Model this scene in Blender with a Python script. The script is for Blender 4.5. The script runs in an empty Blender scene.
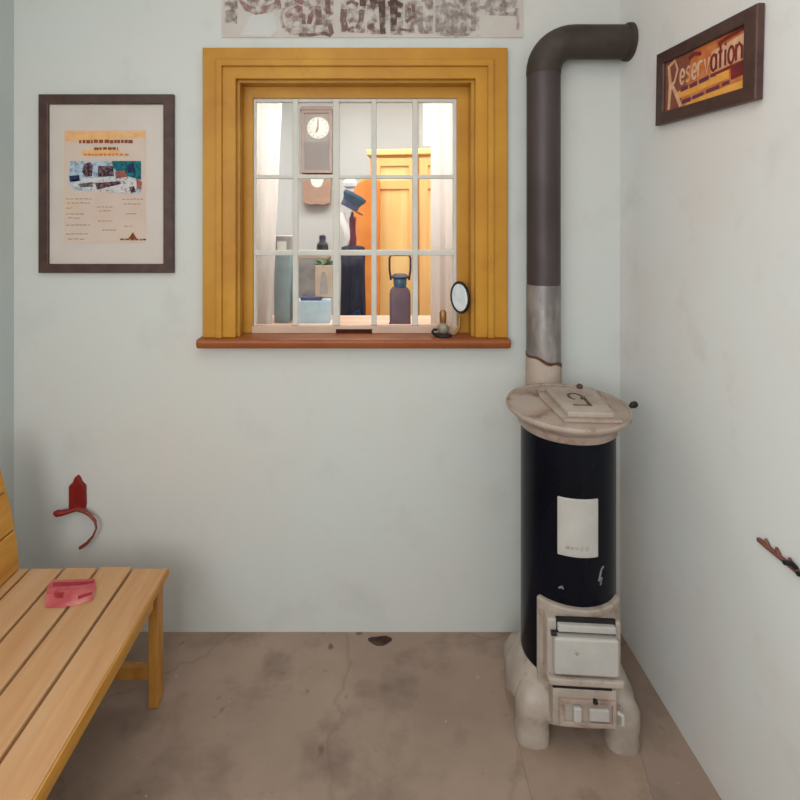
import bpy, bmesh, math, random
from mathutils import Vector, Matrix, Euler
random.seed(7)
S = bpy.context.scene
COL = S.collection
PI = math.pi

# ------------------------------------------------------------------ camera facts (metres; camera at the origin, 1.5 m up, looking +Y)
F, VX, VY, H = 540.0, 371.0, 221.0, 1.5
D = 1.971                                    # back wall
def PX(px, Y): return (px - VX) / F * Y
def PZ(py, Y): return H - (py - VY) / F * Y
def W(px, py, Y=D): return (PX(px, Y), PZ(py, Y))
XR = 0.909                                   # inner face of the wall on the stove side
XL = PX(14, D)                               # inner face of the wall on the bench side

# ------------------------------------------------------------------ materials
def lin(c):
    c = c / 255.0
    return c / 12.92 if c <= 0.04045 else ((c + 0.055) / 1.055) ** 2.4
def rgb(c): return (lin(c[0]), lin(c[1]), lin(c[2]), 1.0)

def mat(name, col, rough=0.6, spec=0.3, metal=0.0, var=None, scale=6.0, stretch=(1, 1, 1), fac=(0.35, 0.65), bump=0.0, bscale=None,
        fine=None, coat=0.0, emit=None):
    """Principled surface with a noise blend between col and var, and a second finer noise towards 'fine'."""
    m = bpy.data.materials.new(name); m.use_nodes = True
    nt = m.node_tree; N = nt.nodes; L = nt.links
    b = N['Principled BSDF']
    b.inputs['Roughness'].default_value = rough
    b.inputs['Metallic'].default_value = metal
    b.inputs['Specular IOR Level'].default_value = spec
    b.inputs['Coat Weight'].default_value = coat
    b.inputs['Base Color'].default_value = rgb(col)
    if emit:
        b.inputs['Emission Color'].default_value = rgb(col); b.inputs['Emission Strength'].default_value = emit
    tc = N.new('ShaderNodeTexCoord'); mp = N.new('ShaderNodeMapping')
    mp.inputs['Scale'].default_value = stretch
    L.new(tc.outputs['Object'], mp.inputs['Vector'])
    def noise(sc, det=4.0, rgh=0.6):
        n = N.new('ShaderNodeTexNoise'); n.inputs['Scale'].default_value = sc
        n.inputs['Detail'].default_value = det; n.inputs['Roughness'].default_value = rgh
        L.new(mp.outputs['Vector'], n.inputs['Vector']); return n
    out = None
    def blend(prev, c, sc, lo, hi):
        n = noise(sc); r = N.new('ShaderNodeMapRange')
        r.inputs['From Min'].default_value = lo; r.inputs['From Max'].default_value = hi
        L.new(n.outputs['Fac'], r.inputs['Value'])
        mx = N.new('ShaderNodeMix'); mx.data_type = 'RGBA'
        L.new(r.outputs['Result'], mx.inputs['Factor'])
        if prev is None: mx.inputs[6].default_value = rgb(col)
        else: L.new(prev, mx.inputs[6])
        mx.inputs[7].default_value = rgb(c)
        return mx.outputs[2]
    if var: out = blend(out, var, scale, *fac)
    if fine: out = blend(out, fine[0], fine[1], fine[2], fine[3])
    if out is not None: L.new(out, b.inputs['Base Color'])
    if bump:
        n = noise(bscale or scale * 6, 6.0); bp = N.new('ShaderNodeBump')
        bp.inputs['Strength'].default_value = bump; bp.inputs['Distance'].default_value = 0.01
        L.new(n.outputs['Fac'], bp.inputs['Height']); L.new(bp.outputs['Normal'], b.inputs['Normal'])
    return m

def mat_fade(name, col, scale=18.0, lo=0.4, hi=0.6, rough=0.9):
    """Worn paint: noise lets the surface below show through."""
    m = mat(name, col, rough, 0.1); nt = m.node_tree; N = nt.nodes; L = nt.links
    tc = N.new('ShaderNodeTexCoord'); n = N.new('ShaderNodeTexNoise'); n.inputs['Scale'].default_value = scale
    n.inputs['Detail'].default_value = 5; L.new(tc.outputs['Object'], n.inputs['Vector'])
    r = N.new('ShaderNodeMapRange'); r.inputs['From Min'].default_value = lo; r.inputs['From Max'].default_value = hi
    r.inputs['To Max'].default_value = 0.9
    L.new(n.outputs['Fac'], r.inputs['Value']); L.new(r.outputs['Result'], N['Principled BSDF'].inputs['Alpha'])
    return m

def mat_glass(name, tint=(1, 1, 1, 1), gloss=0.05):
    m = bpy.data.materials.new(name); m.use_nodes = True; nt = m.node_tree; N = nt.nodes; L = nt.links
    N.remove(N['Principled BSDF'])
    t = N.new('ShaderNodeBsdfTransparent'); t.inputs['Color'].default_value = tint
    g = N.new('ShaderNodeBsdfGlossy'); g.inputs['Roughness'].default_value = 0.03
    fr = N.new('ShaderNodeFresnel'); fr.inputs['IOR'].default_value = 1.12
    mx = N.new('ShaderNodeMixShader'); L.new(fr.outputs['Fac'], mx.inputs['Fac'])
    L.new(t.outputs[0], mx.inputs[1]); L.new(g.outputs[0], mx.inputs[2])
    L.new(mx.outputs[0], N['Material Output'].inputs['Surface'])
    return m

M = {}
M['wall'] = mat('chalky_wall_paint', (202, 207, 202), 0.9, 0.15, var=(205, 203, 197), scale=1.3, fac=(0.35, 0.65), bump=0.12, bscale=9,
                fine=((194, 196, 191), 5.0, 0.55, 0.8))
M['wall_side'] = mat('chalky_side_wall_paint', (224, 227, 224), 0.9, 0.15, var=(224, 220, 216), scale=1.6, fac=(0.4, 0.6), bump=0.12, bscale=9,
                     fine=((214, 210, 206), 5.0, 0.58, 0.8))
M['wall_cool'] = mat('cool_side_wall_paint', (190, 202, 202), 0.9, 0.15, bump=0.1, bscale=9, var=(198, 204, 200), scale=1.5)
M['office_wall'] = mat('office_wall_paint', (206, 206, 202), 0.9, 0.15, var=(201, 201, 197), scale=1.5)
M['ceiling'] = mat('ceiling_paint', (225, 222, 214), 0.95, 0.1, var=(218, 215, 208), scale=2)
M['office_floor'] = mat('office_boards', (150, 118, 88), 0.6, var=(128, 98, 70), scale=3, stretch=(8, 1, 1))
M['ochre'] = mat('ochre_gloss_paint', (190, 138, 42), 0.45, 0.3, var=(178, 122, 36), scale=5, stretch=(1, 1, 1), bump=0.05, bscale=40,
                 fine=((170, 112, 36), 9, 0.6, 0.8))
M['ochre_dark'] = mat('ochre_shadow_paint', (186, 136, 48), 0.45, 0.35, var=(172, 118, 38), scale=5)
M['sill'] = mat('red_brown_sill_paint', (150, 84, 42), 0.4, 0.4, var=(132, 66, 34), scale=7, stretch=(0.4, 1, 1))
M['sash'] = mat('sash_paint', (208, 206, 197), 0.5, 0.3, var=(198, 196, 187), scale=12)
M['sash_rail'] = mat('pinkish_sash_rail', (206, 178, 156), 0.5, 0.3, var=(196, 170, 150), scale=10)
M['black'] = mat('black_iron', (26, 24, 25), 0.5, 0.3, var=(34, 31, 31), scale=20)
M['slot'] = mat('dark_slot', (70, 36, 30), 0.8, 0.1, var=(54, 26, 22), scale=20)
M['pipe'] = mat('dark_stove_pipe', (84, 75, 75), 0.5, 0.35, metal=0.25, var=(66, 57, 56), scale=3, stretch=(1, 1, 0.5), fac=(0.4, 0.6), bump=0.05)
M['elbow'] = mat('sooty_brown_pipe', (76, 68, 62), 0.6, 0.3, metal=0.2, var=(60, 50, 44), scale=8)
M['sleeve'] = mat('bare_grey_steel', (138, 132, 128), 0.42, 0.5, metal=0.35, var=(112, 106, 104), scale=7, stretch=(1, 1, 0.4),
                  fine=((160, 152, 146), 12, 0.5, 0.7))
M['pipe_white'] = mat('whitewashed_pipe', (184, 170, 158), 0.8, 0.2, var=(170, 150, 136), scale=9)
M['rust'] = mat('rust_stain', (104, 72, 58), 0.85, 0.1, var=(84, 54, 42), scale=30)
M['enamel'] = mat('worn_beige_enamel', (176, 164, 152), 0.5, 0.35, var=(158, 144, 132), scale=9, fac=(0.4, 0.62), bump=0.08, bscale=40,
                  fine=((136, 114, 100), 16, 0.58, 0.72))
M['plate'] = mat('worn_hotplate', (172, 158, 146), 0.5, 0.35, var=(156, 132, 120), scale=9, fac=(0.4, 0.62), bump=0.08, bscale=40,
                 fine=((126, 106, 96), 18, 0.56, 0.7))
M['enamel_white'] = mat('grey_white_enamel', (186, 183, 176), 0.38, 0.45, var=(172, 168, 162), scale=8, fine=((146, 132, 120), 30, 0.64, 0.74))
M['navy'] = mat('blue_black_enamel', (8, 9, 14), 0.26, 0.14, var=(11, 14, 26), scale=4)
M['chip'] = mat('chipped_enamel', (142, 140, 144), 0.7, 0.2, var=(100, 98, 104), scale=60)
M['brown_mark'] = mat('brown_cast_mark', (104, 88, 74), 0.7, 0.2, var=(78, 62, 52), scale=40)
M['bench'] = mat('varnished_pine', (204, 160, 116), 0.5, 0.3, var=(192, 144, 98), scale=4, stretch=(9, 0.8, 9), fac=(0.35, 0.65), bump=0.05, bscale=12,
                 fine=((208, 172, 134), 2.0, 0.5, 0.75))
M['bench_gold'] = mat('golden_pine', (208, 152, 64), 0.45, 0.35, var=(190, 130, 48), scale=5, stretch=(6, 1, 6), fac=(0.35, 0.65))
M['bench_leg'] = mat('amber_pine', (196, 140, 66), 0.45, 0.35, var=(174, 116, 48), scale=5, stretch=(6, 6, 1), fac=(0.35, 0.65))
M['frame'] = mat('dark_brown_frame', (82, 56, 48), 0.45, 0.4, var=(62, 42, 38), scale=8, stretch=(3, 3, 3))
M['mat'] = mat('warm_grey_mount', (206, 196, 188), 0.85, 0.1, var=(200, 190, 180), scale=6)
M['print'] = mat('aged_print_paper', (206, 190, 176), 0.85, 0.1, var=(204, 182, 168), scale=9, fine=((212, 190, 162), 6, 0.5, 0.8))
M['print_band'] = mat('orange_print_tint', (226, 184, 128), 0.85, 0.1, var=(220, 166, 114), scale=40)
M['ink_brown'] = mat('brown_ink', (150, 84, 48), 0.85, 0.1, var=(120, 66, 44), scale=60)
M['ink_faint'] = mat('faint_ink', (178, 148, 132), 0.85, 0.1, var=(168, 140, 122), scale=60)
M['ink_orange'] = mat('orange_ink', (214, 132, 76), 0.85, 0.1, var=(200, 116, 66), scale=60)
M['ph_sky'] = mat('photo_sky', (172, 192, 204), 0.8, 0.1, var=(132, 142, 158), fac=(0.45, 0.62), scale=60)
M['ph_teal'] = mat('photo_teal', (30, 118, 126), 0.8, 0.1, var=(40, 76, 84), fac=(0.42, 0.58), scale=110)
M['ph_dark'] = mat('photo_dark', (50, 38, 48), 0.8, 0.1, var=(128, 96, 98), fac=(0.45, 0.62), scale=120)
M['ph_blue'] = mat('photo_blue', (44, 58, 92), 0.8, 0.1, var=(34, 42, 70), scale=60)
M['ph_pale'] = mat('photo_pale', (204, 200, 198), 0.8, 0.1, var=(136, 130, 134), fac=(0.5, 0.66), scale=120)
M['ph_grey'] = mat('photo_grey', (120, 112, 116), 0.8, 0.1, var=(70, 62, 66), fac=(0.45, 0.6), scale=130)
M['ph_red'] = mat('photo_red', (160, 96, 84), 0.8, 0.1, var=(140, 80, 72), scale=60)
M['sign_bg'] = mat('sign_orange_field', (206, 122, 64), 0.6, 0.25, var=(186, 92, 48), scale=14, fac=(0.4, 0.6), fine=((226, 158, 96), 9, 0.5, 0.7))
M['sign_red'] = mat('sign_red_ink', (132, 50, 40), 0.6, 0.2, var=(112, 40, 50), scale=40)
M['sign_pale'] = mat('sign_cream_letter', (222, 182, 148), 0.6, 0.2, var=(206, 156, 120), scale=40, fac=(0.4, 0.6))
M['sign_yellow'] = mat('sign_yellow_band', (236, 172, 84), 0.6, 0.2, var=(222, 150, 66), scale=20)
M['sign_plum'] = mat('sign_plum_ink', (96, 54, 88), 0.6, 0.2, var=(120, 60, 60), scale=40)
M['sign_brown'] = mat('sign_brown_field', (150, 88, 66), 0.6, 0.2, var=(128, 72, 58), scale=20)
M['wallsign'] = mat('limewashed_panel', (198, 192, 184), 0.9, 0.1, var=(188, 182, 175), scale=7, fine=((194, 178, 172), 5, 0.5, 0.75), bump=0.1)
M['wallsign_bare'] = mat('scraped_plaster', (192, 194, 190), 0.9, 0.1, var=(200, 198, 194), scale=8)
M['letter'] = mat_fade('faded_brown_lettering', (128, 100, 93), 30, 0.30, 0.60)
M['letter_red'] = mat_fade('faded_red_lettering', (156, 116, 110), 34, 0.36, 0.7)
M['letter_dark'] = mat_fade('dark_lettering', (96, 74, 68), 36, 0.28, 0.55)
M['letter_pale'] = mat_fade('ghost_lettering', (164, 150, 144), 30, 0.36, 0.72)
M['smudge'] = mat_fade('smudged_lettering', (142, 122, 114), 42, 0.42, 0.74)
M['red_hook'] = mat('dark_red_enamel', (140, 34, 26), 0.5, 0.3, var=(118, 24, 24), scale=30)
M['red_wire'] = mat('scuffed_red_iron', (146, 74, 58), 0.5, 0.3, var=(112, 52, 44), scale=60)
M['leaf_pink'] = mat('pink_paper', (206, 108, 108), 0.7, 0.2, var=(188, 82, 90), scale=18, fine=((222, 146, 138), 12, 0.52, 0.7))
M['leaf_red'] = mat('red_print', (158, 44, 56), 0.7, 0.2, var=(176, 64, 72), scale=30)
M['rail'] = mat('rusty_rail', (124, 84, 76), 0.7, 0.2, var=(140, 92, 66), scale=24, fine=((92, 62, 60), 18, 0.5, 0.7))
M['curtain'] = mat('cream_voile', (250, 247, 244), 0.9, 0.1, var=(244, 236, 228), scale=5, stretch=(4, 4, 0.3))
_nt = M['curtain'].node_tree; _t = _nt.nodes.new('ShaderNodeBsdfTranslucent'); _t.inputs['Color'].default_value = rgb((252, 248, 244)); _m = _nt.nodes.new('ShaderNodeMixShader'); _m.inputs['Fac'].default_value = 0.6
_nt.links.new(_nt.nodes['Principled BSDF'].outputs[0], _m.inputs[1]); _nt.links.new(_t.outputs[0], _m.inputs[2]); _nt.links.new(_m.outputs[0], _nt.nodes['Material Output'].inputs['Surface'])
M['oak'] = mat('honey_wood', (236, 198, 132), 0.5, 0.3, var=(230, 184, 112), scale=3, stretch=(5, 5, 0.6))
M['oak_dark'] = mat('honey_wood_frame', (230, 178, 112), 0.5, 0.3, var=(224, 166, 100), scale=4, stretch=(5, 5, 0.6))
M['clockcase'] = mat('greyed_walnut', (160, 150, 142), 0.5, 0.3, var=(148, 138, 130), scale=5, stretch=(4, 4, 0.8))
M['clocktrim'] = mat('walnut_trim', (168, 146, 136), 0.5, 0.3, var=(156, 134, 124), scale=8)
M['clockglass'] = mat('dim_pendulum_box', (132, 122, 116), 0.3, 0.5, var=(126, 116, 110), scale=8)
M['clockcarve'] = mat('carved_bracket_wood', (186, 150, 126), 0.6, 0.2, var=(158, 124, 106), scale=30)
M['dial'] = mat('cream_dial', (238, 236, 226), 0.5, 0.3, var=(230, 228, 216), scale=10)
M['coat'] = mat('near_black_wool', (40, 38, 48), 0.95, 0.1, var=(58, 60, 76), scale=12, stretch=(3, 3, 0.6))
M['coat_blue'] = mat('navy_lining', (56, 76, 112), 0.9, 0.1, var=(48, 62, 92), scale=12)
M['cap'] = mat('navy_teal_wool', (46, 64, 84), 0.9, 0.1, var=(66, 92, 108), scale=14)
M['cap_band'] = mat('slate_band', (92, 92, 122), 0.9, 0.1, var=(78, 76, 104), scale=14)
M['maroon'] = mat('maroon_cloth', (112, 44, 62), 0.9, 0.1, var=(92, 36, 50), scale=18)
M['white_cloth'] = mat('white_cotton', (238, 234, 230), 0.9, 0.1, var=(228, 222, 218), scale=10)
M['orange_cloth'] = mat('orange_brown_leather', (222, 138, 62), 0.7, 0.2, var=(206, 118, 54), scale=6)
M['lamp_body'] = mat('plum_grey_tin', (92, 72, 84), 0.5, 0.35, metal=0.1, var=(112, 88, 92), scale=14)
M['lamp_blue'] = mat('blue_lamp_glass', (74, 104, 124), 0.3, 0.5, var=(56, 84, 108), scale=14)
M['lamp_dark'] = mat('dark_lamp_metal', (58, 52, 70), 0.5, 0.35, metal=0.2, var=(46, 40, 56), scale=14)
M['counter'] = mat('pinkish_counter', (208, 172, 148), 0.5, 0.3, var=(198, 158, 136), scale=4, stretch=(0.6, 4, 4))
M['slate'] = mat('slate_green_board', (150, 166, 166), 0.7, 0.2, var=(134, 152, 154), scale=8)
M['greybox'] = mat('warm_grey_board', (180, 173, 166), 0.8, 0.2, var=(148, 140, 134), scale=10)
M['paleblue'] = mat('pale_blue_paper', (188, 208, 212), 0.8, 0.2, var=(162, 184, 194), scale=10)
M['palegreen'] = mat('pale_green_board', (202, 212, 206), 0.8, 0.2, var=(192, 206, 204), scale=5)
M['leafgreen'] = mat('leaf_green', (98, 118, 84), 0.7, 0.2, var=(78, 104, 66), scale=30)
M['beige'] = mat('beige_paper', (204, 184, 164), 0.8, 0.2, var=(186, 160, 142), scale=14)
M['brass'] = mat('dull_brass', (166, 126, 72), 0.38, 0.5, metal=0.6, var=(140, 100, 56), scale=30)
M['pewter'] = mat('grey_tinned_metal', (170, 162, 146), 0.35, 0.5, metal=0.4, var=(150, 142, 126), scale=30)
M['reflector_shine'] = mat('reflector_painted_shine', (240, 247, 247), 0.25, 0.6, metal=0.0, var=(216, 228, 230), scale=20)  # mirrored brightness is put into the near-white, non-metal colour
M['outdoors'] = mat('pale_daylit_pane', (204, 226, 236), 0.4, 0.3, var=(226, 236, 240), scale=6, emit=0.35)
M['scrap'] = mat('dark_scrap', (62, 48, 42), 0.9, 0.1, var=(78, 60, 52), scale=50)
M['slab'] = mat('tan_hearth_slab', (164, 142, 125), 0.8, 0.15, var=(150, 128, 112), scale=6, bump=0.1, fine=((130, 108, 94), 9, 0.56, 0.78))
M['glass'] = mat_glass('window_glass')
M['pic_glass'] = mat_glass('picture_glass')

def mat_floor():
    m = mat('worn_concrete', (168, 146, 130), 0.8, 0.2, var=(148, 128, 114), scale=1.7, fac=(0.36, 0.66), bump=0.12, bscale=30,
            fine=((118, 100, 90), 4.5, 0.50, 0.78))
    nt = m.node_tree; N = nt.nodes; L = nt.links; b = N['Principled BSDF']
    base = b.inputs['Base Color'].links[0].from_socket
    tc = N.new('ShaderNodeTexCoord')
    # dark specks and pale flecks
    def spots(prev, sc, thr, colr, soft):
        v = N.new('ShaderNodeTexNoise'); v.inputs['Scale'].default_value = sc; v.inputs['Detail'].default_value = 1.5
        L.new(tc.outputs['Object'], v.inputs['Vector'])
        r = N.new('ShaderNodeMapRange'); r.inputs['From Min'].default_value = thr; r.inputs['From Max'].default_value = thr + soft
        r.inputs['To Max'].default_value = 0.8
        L.new(v.outputs['Fac'], r.inputs['Value'])
        mx = N.new('ShaderNodeMix'); mx.data_type = 'RGBA'; L.new(r.outputs['Result'], mx.inputs['Factor'])
        L.new(prev, mx.inputs[6]); mx.inputs[7].default_value = rgb(colr); return mx.outputs[2]
    o = spots(base, 16, 0.69, (96, 80, 74), 0.09)
    o = spots(o, 30, 0.745, (178, 164, 154), 0.03)
    # hairline cracks
    vo = N.new('ShaderNodeTexVoronoi'); vo.feature = 'DISTANCE_TO_EDGE'; vo.inputs['Scale'].default_value = 1.3
    wn = N.new('ShaderNodeTexNoise'); wn.inputs['Scale'].default_value = 3.0; wn.inputs['Detail'].default_value = 5
    ad = N.new('ShaderNodeVectorMath'); ad.operation = 'MULTIPLY_ADD'; ad.inputs[1].default_value = (0.35, 0.35, 0.35)
    L.new(tc.outputs['Object'], wn.inputs['Vector']); L.new(wn.outputs['Color'], ad.inputs[0]); L.new(tc.outputs['Object'], ad.inputs[2])
    L.new(ad.outputs[0], vo.inputs['Vector'])
    r = N.new('ShaderNodeMapRange'); r.inputs['From Min'].default_value = 0.0; r.inputs['From Max'].default_value = 0.012
    r.inputs['To Min'].default_value = 0.22; r.inputs['To Max'].default_value = 0.0
    L.new(vo.outputs['Distance'], r.inputs['Value'])
    mx = N.new('ShaderNodeMix'); mx.data_type = 'RGBA'; L.new(r.outputs['Result'], mx.inputs['Factor'])
    L.new(o, mx.inputs[6]); mx.inputs[7].default_value = rgb((92, 76, 68))
    L.new(mx.outputs[2], b.inputs['Base Color'])
    return m
M['floor'] = mat_floor()

# ------------------------------------------------------------------ geometry helpers
def new(): return bmesh.new()
def finish(name, bm, m, parent=None, smooth=False, loc=None, bevel=0.0, segs=2):
    """Link ONE mesh object. A bevel modifier softens hard edges."""
    bmesh.ops.remove_doubles(bm, verts=bm.verts, dist=1e-6)
    bmesh.ops.recalc_face_normals(bm, faces=bm.faces)
    me = bpy.data.meshes.new(name); bm.to_mesh(me); bm.free()
    o = bpy.data.objects.new(name, me); COL.objects.link(o)
    ms = m if isinstance(m, (list, tuple)) else [m]
    for x in ms: me.materials.append(x)
    if smooth:
        for p in me.polygons: p.use_smooth = True
        try: me.set_sharp_from_angle(angle=math.radians(38))
        except Exception: pass
    if loc: o.location = loc
    if bevel:
        md = o.modifiers.new('soft_edge', 'BEVEL'); md.width = bevel; md.segments = segs; md.limit_method = 'ANGLE'; md.angle_limit = math.radians(40)
    if parent: o.parent = parent
    return o
def tag(o, label=None, cat=None, group=None, kind=None):
    if label: o['label'] = label
    if cat: o['category'] = cat
    if group: o['group'] = group
    if kind: o['kind'] = kind
    return o
def empty(name, loc=(0, 0, 0), rot=(0, 0, 0)):
    o = bpy.data.objects.new(name, None); COL.objects.link(o); o.location = loc; o.rotation_euler = rot
    o.empty_display_size = 0.05; return o
def box(bm, x0, x1, y0, y1, z0, z1, mi=0):
    vs = [bm.verts.new((x, y, z)) for x in (x0, x1) for y in (y0, y1) for z in (z0, z1)]
    for f in ((0, 1, 3, 2), (4, 6, 7, 5), (0, 4, 5, 1), (2, 3, 7, 6), (0, 2, 6, 4), (1, 5, 7, 3)):
        bm.faces.new([vs[i] for i in f]).material_index = mi
    return vs
def loft(bm, rings, cap=True, closed=True, mi=0):
    R = [[bm.verts.new(p) for p in r] for r in rings]
    n = len(R[0])
    for a, b in zip(R, R[1:]):
        for i in range(n if closed else n - 1):
            j = (i + 1) % n
            bm.faces.new((a[i], a[j], b[j], b[i])).material_index = mi
    if cap:
        bm.faces.new(R[0][::-1]).material_index = mi; bm.faces.new(R[-1]).material_index = mi
    return R
def lathe(bm, prof, n=48, c=(0, 0), cap=True, mi=0):
    rings = [[(c[0] + r * math.cos(2 * PI * i / n), c[1] + r * math.sin(2 * PI * i / n), z) for i in range(n)] for r, z in prof]
    return loft(bm, rings, cap=cap, mi=mi)
def tube(bm, pts, rad, n=16, cap=True, mi=0):
    pts = [Vector(p) for p in pts]
    rads = rad if isinstance(rad, (list, tuple)) else [rad] * len(pts)
    rings = []; up = None
    for i, p in enumerate(pts):
        t = (pts[min(i + 1, len(pts) - 1)] - pts[max(i - 1, 0)]).normalized()
        if up is None:
            up = Vector((0, 0, 1)) if abs(t.z) < 0.9 else Vector((0, 1, 0))
        a = t.cross(up).normalized(); up = a.cross(t).normalized()
        rings.append([tuple(p + rads[i] * (math.cos(2 * PI * k / n) * a + math.sin(2 * PI * k / n) * up)) for k in range(n)])
    return loft(bm, rings, cap=cap, mi=mi)
def sq_ring(cx, cy, hx, hy, z, p=4.0, n=40):
    r = []
    for i in range(n):
        a = 2 * PI * i / n; c, s = math.cos(a), math.sin(a)
        r.append((cx + hx * math.copysign(abs(c) ** (2 / p), c), cy + hy * math.copysign(abs(s) ** (2 / p), s), z))
    return r
def prism(bm, poly, axis, lo, hi, mi=0):
    """Polygon (2-D) pushed along an axis: 'y' takes (x,z), 'x' takes (y,z), 'z' takes (x,y)."""
    def P(u, v, w): return {'y': (u, w, v), 'x': (w, u, v), 'z': (u, v, w)}[axis]
    return loft(bm, [[P(u, v, lo) for u, v in poly], [P(u, v, hi) for u, v in poly]], mi=mi)
def curved_plate(bm, r0, r1, z0, z1, a0, a1, n=20):
    """Piece of a cylinder shell; angles measured from -Y, positive towards +X."""
    def ring(r, z): return [(r * math.sin(a0 + (a1 - a0) * i / n), -r * math.cos(a0 + (a1 - a0) * i / n), z) for i in range(n + 1)]
    A = [ring(r1, z0), ring(r1, z1), ring(r0, z1), ring(r0, z0), ring(r1, z0)]
    R = [[bm.verts.new(p) for p in r] for r in A[:4]]; R.append(R[0])
    for a, b in zip(R, R[1:]):
        for i in range(n): bm.faces.new((a[i], a[i + 1], b[i + 1], b[i]))
    for e in (0, n): bm.faces.new([R[k][e] for k in range(4)])
_lift = [0]
def stroke(bm, pts, w, y, mi=0, plane='y'):
    """Flat ribbon through 2-D points lying in a wall plane (x,z) at depth y, or (y,z) at x."""
    _lift[0] = (_lift[0] + 1) % 12; y = y - _lift[0] * 0.00004
    pts = [Vector(p) for p in pts]; ws = w if isinstance(w, (list, tuple)) else [w] * len(pts)
    L = []; R = []
    for i, p in enumerate(pts):
        t = (pts[min(i + 1, len(pts) - 1)] - pts[max(i - 1, 0)]).normalized(); nrm = Vector((-t.y, t.x))
        a = p + nrm * ws[i] / 2; b = p - nrm * ws[i] / 2
        P = (lambda q: (q.x, y, q.y)) if plane == 'y' else (lambda q: (y, q.x, q.y))
        L.append(bm.verts.new(P(a))); R.append(bm.verts.new(P(b)))
    for i in range(len(pts) - 1):
        bm.faces.new((L[i], L[i + 1], R[i + 1], R[i])).material_index = mi
def arc(cx, cy, rx, ry, a0, a1, n=12):
    return [(cx + rx * math.cos(math.radians(a0 + (a1 - a0) * i / n)), cy + ry * math.sin(math.radians(a0 + (a1 - a0) * i / n))) for i in range(n + 1)]

# ------------------------------------------------------------------ the setting
ZC = 2.75; YB = -1.6; WT = 0.14
wx0, wz1 = W(236, 79); wx1, wz0 = W(475, 338)           # hole in the back wall behind the casing
def struct(name, bm, m, **k): return tag(finish(name, bm, m, **k), kind='structure')
b = new(); box(b, XL - 0.15, XR + 0.15, YB, D, -0.1, 0); struct('floor', b, M['floor'])
b = new()
box(b, XL - 0.15, wx0, D, D + WT, -0.1, ZC); box(b, wx1, XR + 0.15, D, D + WT, -0.1, ZC)
box(b, wx0, wx1, D, D + WT, -0.1, wz0); box(b, wx0, wx1, D, D + WT, wz1, ZC)
struct('wall_back', b, M['wall'])
b = new(); box(b, XL - 0.15, XL, YB, D, -0.1, ZC); struct('wall_left', b, M['wall_cool'])
b = new(); box(b, XR, XR + 0.15, YB, D, -0.1, ZC); struct('wall_right', b, M['wall_side'])
b = new(); box(b, XL - 0.15, XR + 0.15, YB, D + WT, ZC, ZC + 0.1); struct('ceiling', b, M['ceiling'])
# the office beyond the window
OX0, OX1, OY = -1.9, 1.7, 4.45
b = new(); box(b, OX0, OX1, D + WT, OY, -0.1, 0); struct('floor_office', b, M['office_floor'])
b = new(); box(b, OX0, OX1, OY, OY + 0.1, -0.1, ZC); struct('wall_office_far', b, M['office_wall'])
b = new(); box(b, OX0 - 0.1, OX0, D + WT, OY + 0.1, -0.1, ZC); struct('wall_office_left', b, M['office_wall'])
b = new(); box(b, OX1, OX1 + 0.1, D + WT, OY + 0.1, -0.1, ZC); struct('wall_office_right', b, M['office_wall'])
b = new(); box(b, OX0 - 0.1, OX1 + 0.1, D + WT, OY + 0.1, ZC, ZC + 0.1); struct('ceiling_office', b, M['ceiling'])

# ------------------------------------------------------------------ the ochre window
win = tag(empty('window_1', (0, D, 0)), kind='structure')
def wobj(name, b, m, **k):
    o = finish(name, b, m, **k); o.parent = win; o.matrix_parent_inverse = Matrix.Translation((0, -D, 0)); return o
def ring_frame(bm, o, i, y0, y1):
    """Mitred rectangular frame between outer (x0,x1,z0,z1) and inner rectangles; legs run to the sill."""
    (a0, a1, c0, c1), (b0, b1, d0, d1) = o, i
    for poly in ([(a0, c0), (a0, c1), (b0, d1), (b0, c0)], [(a1, c1), (a1, c0), (b1, c0), (b1, d1)], [(a0, c1), (a1, c1), (b1, d1), (b0, d1)]):
        prism(bm, poly, 'y', y0, y1)
zs = W(0, 336)[1]                                       # sill top
DC = D - 0.035
def rc(l, t, r): return (PX(l, DC), PX(r, DC), zs, PZ(t, DC))
b = new()
ring_frame(b, rc(202, 47, 508), rc(217, 60, 493), D - 0.030, D)
ring_frame(b, rc(216, 59, 494), rc(222, 66, 488), D - 0.040, D)
ring_frame(b, rc(221, 65, 489), rc(235, 78, 476), D - 0.028, D)
wobj('casing', b, M['ochre'], bevel=0.003)
b = new(); ring_frame(b, (wx0, wx1, wz0, wz1), (PX(240, D), PX(471, D), wz0, PZ(83, D)), D - 0.004, D + 0.09)
wobj('jamb', b, M['ochre_dark'])
YS = D + 0.055                                           # sash face
def sx(px): return PX(px, YS)
def sz(py): return PZ(py, YS)
b = new(); ring_frame(b, (sx(236), sx(476), zs, sz(78)), (sx(253), sx(457), zs, sz(98)), YS, YS + 0.04)
wobj('sash_surround', b, M['ochre'], bevel=0.002)
b = new()
ring_frame(b, (sx(251), sx(459), zs, sz(96)), (sx(255), sx(454), zs, sz(101)), YS + 0.012, YS + 0.04)
wobj('sash', b, M['sash'])
b = new(); box(b, sx(252), sx(458), YS - 0.002, YS + 0.04, zs - 0.005, sz(326)); rail = wobj('bottom_rail', b, M['sash_rail'], bevel=0.002)
b = new(); box(b, sx(336), sx(372), YS - 0.005, YS, sz(333), sz(329)); o = finish('ticket_slot', b, M['slot']); o.parent = rail
for px in (295, 336, 374, 415.5):
    b = new(); w = 5.4 if px != 336 else 6.5
    box(b, sx(px - w / 2), sx(px + w / 2), YS + 0.008, YS + 0.034, sz(326), sz(98)); wobj('muntin', b, M['sash'], bevel=0.003)
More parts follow.
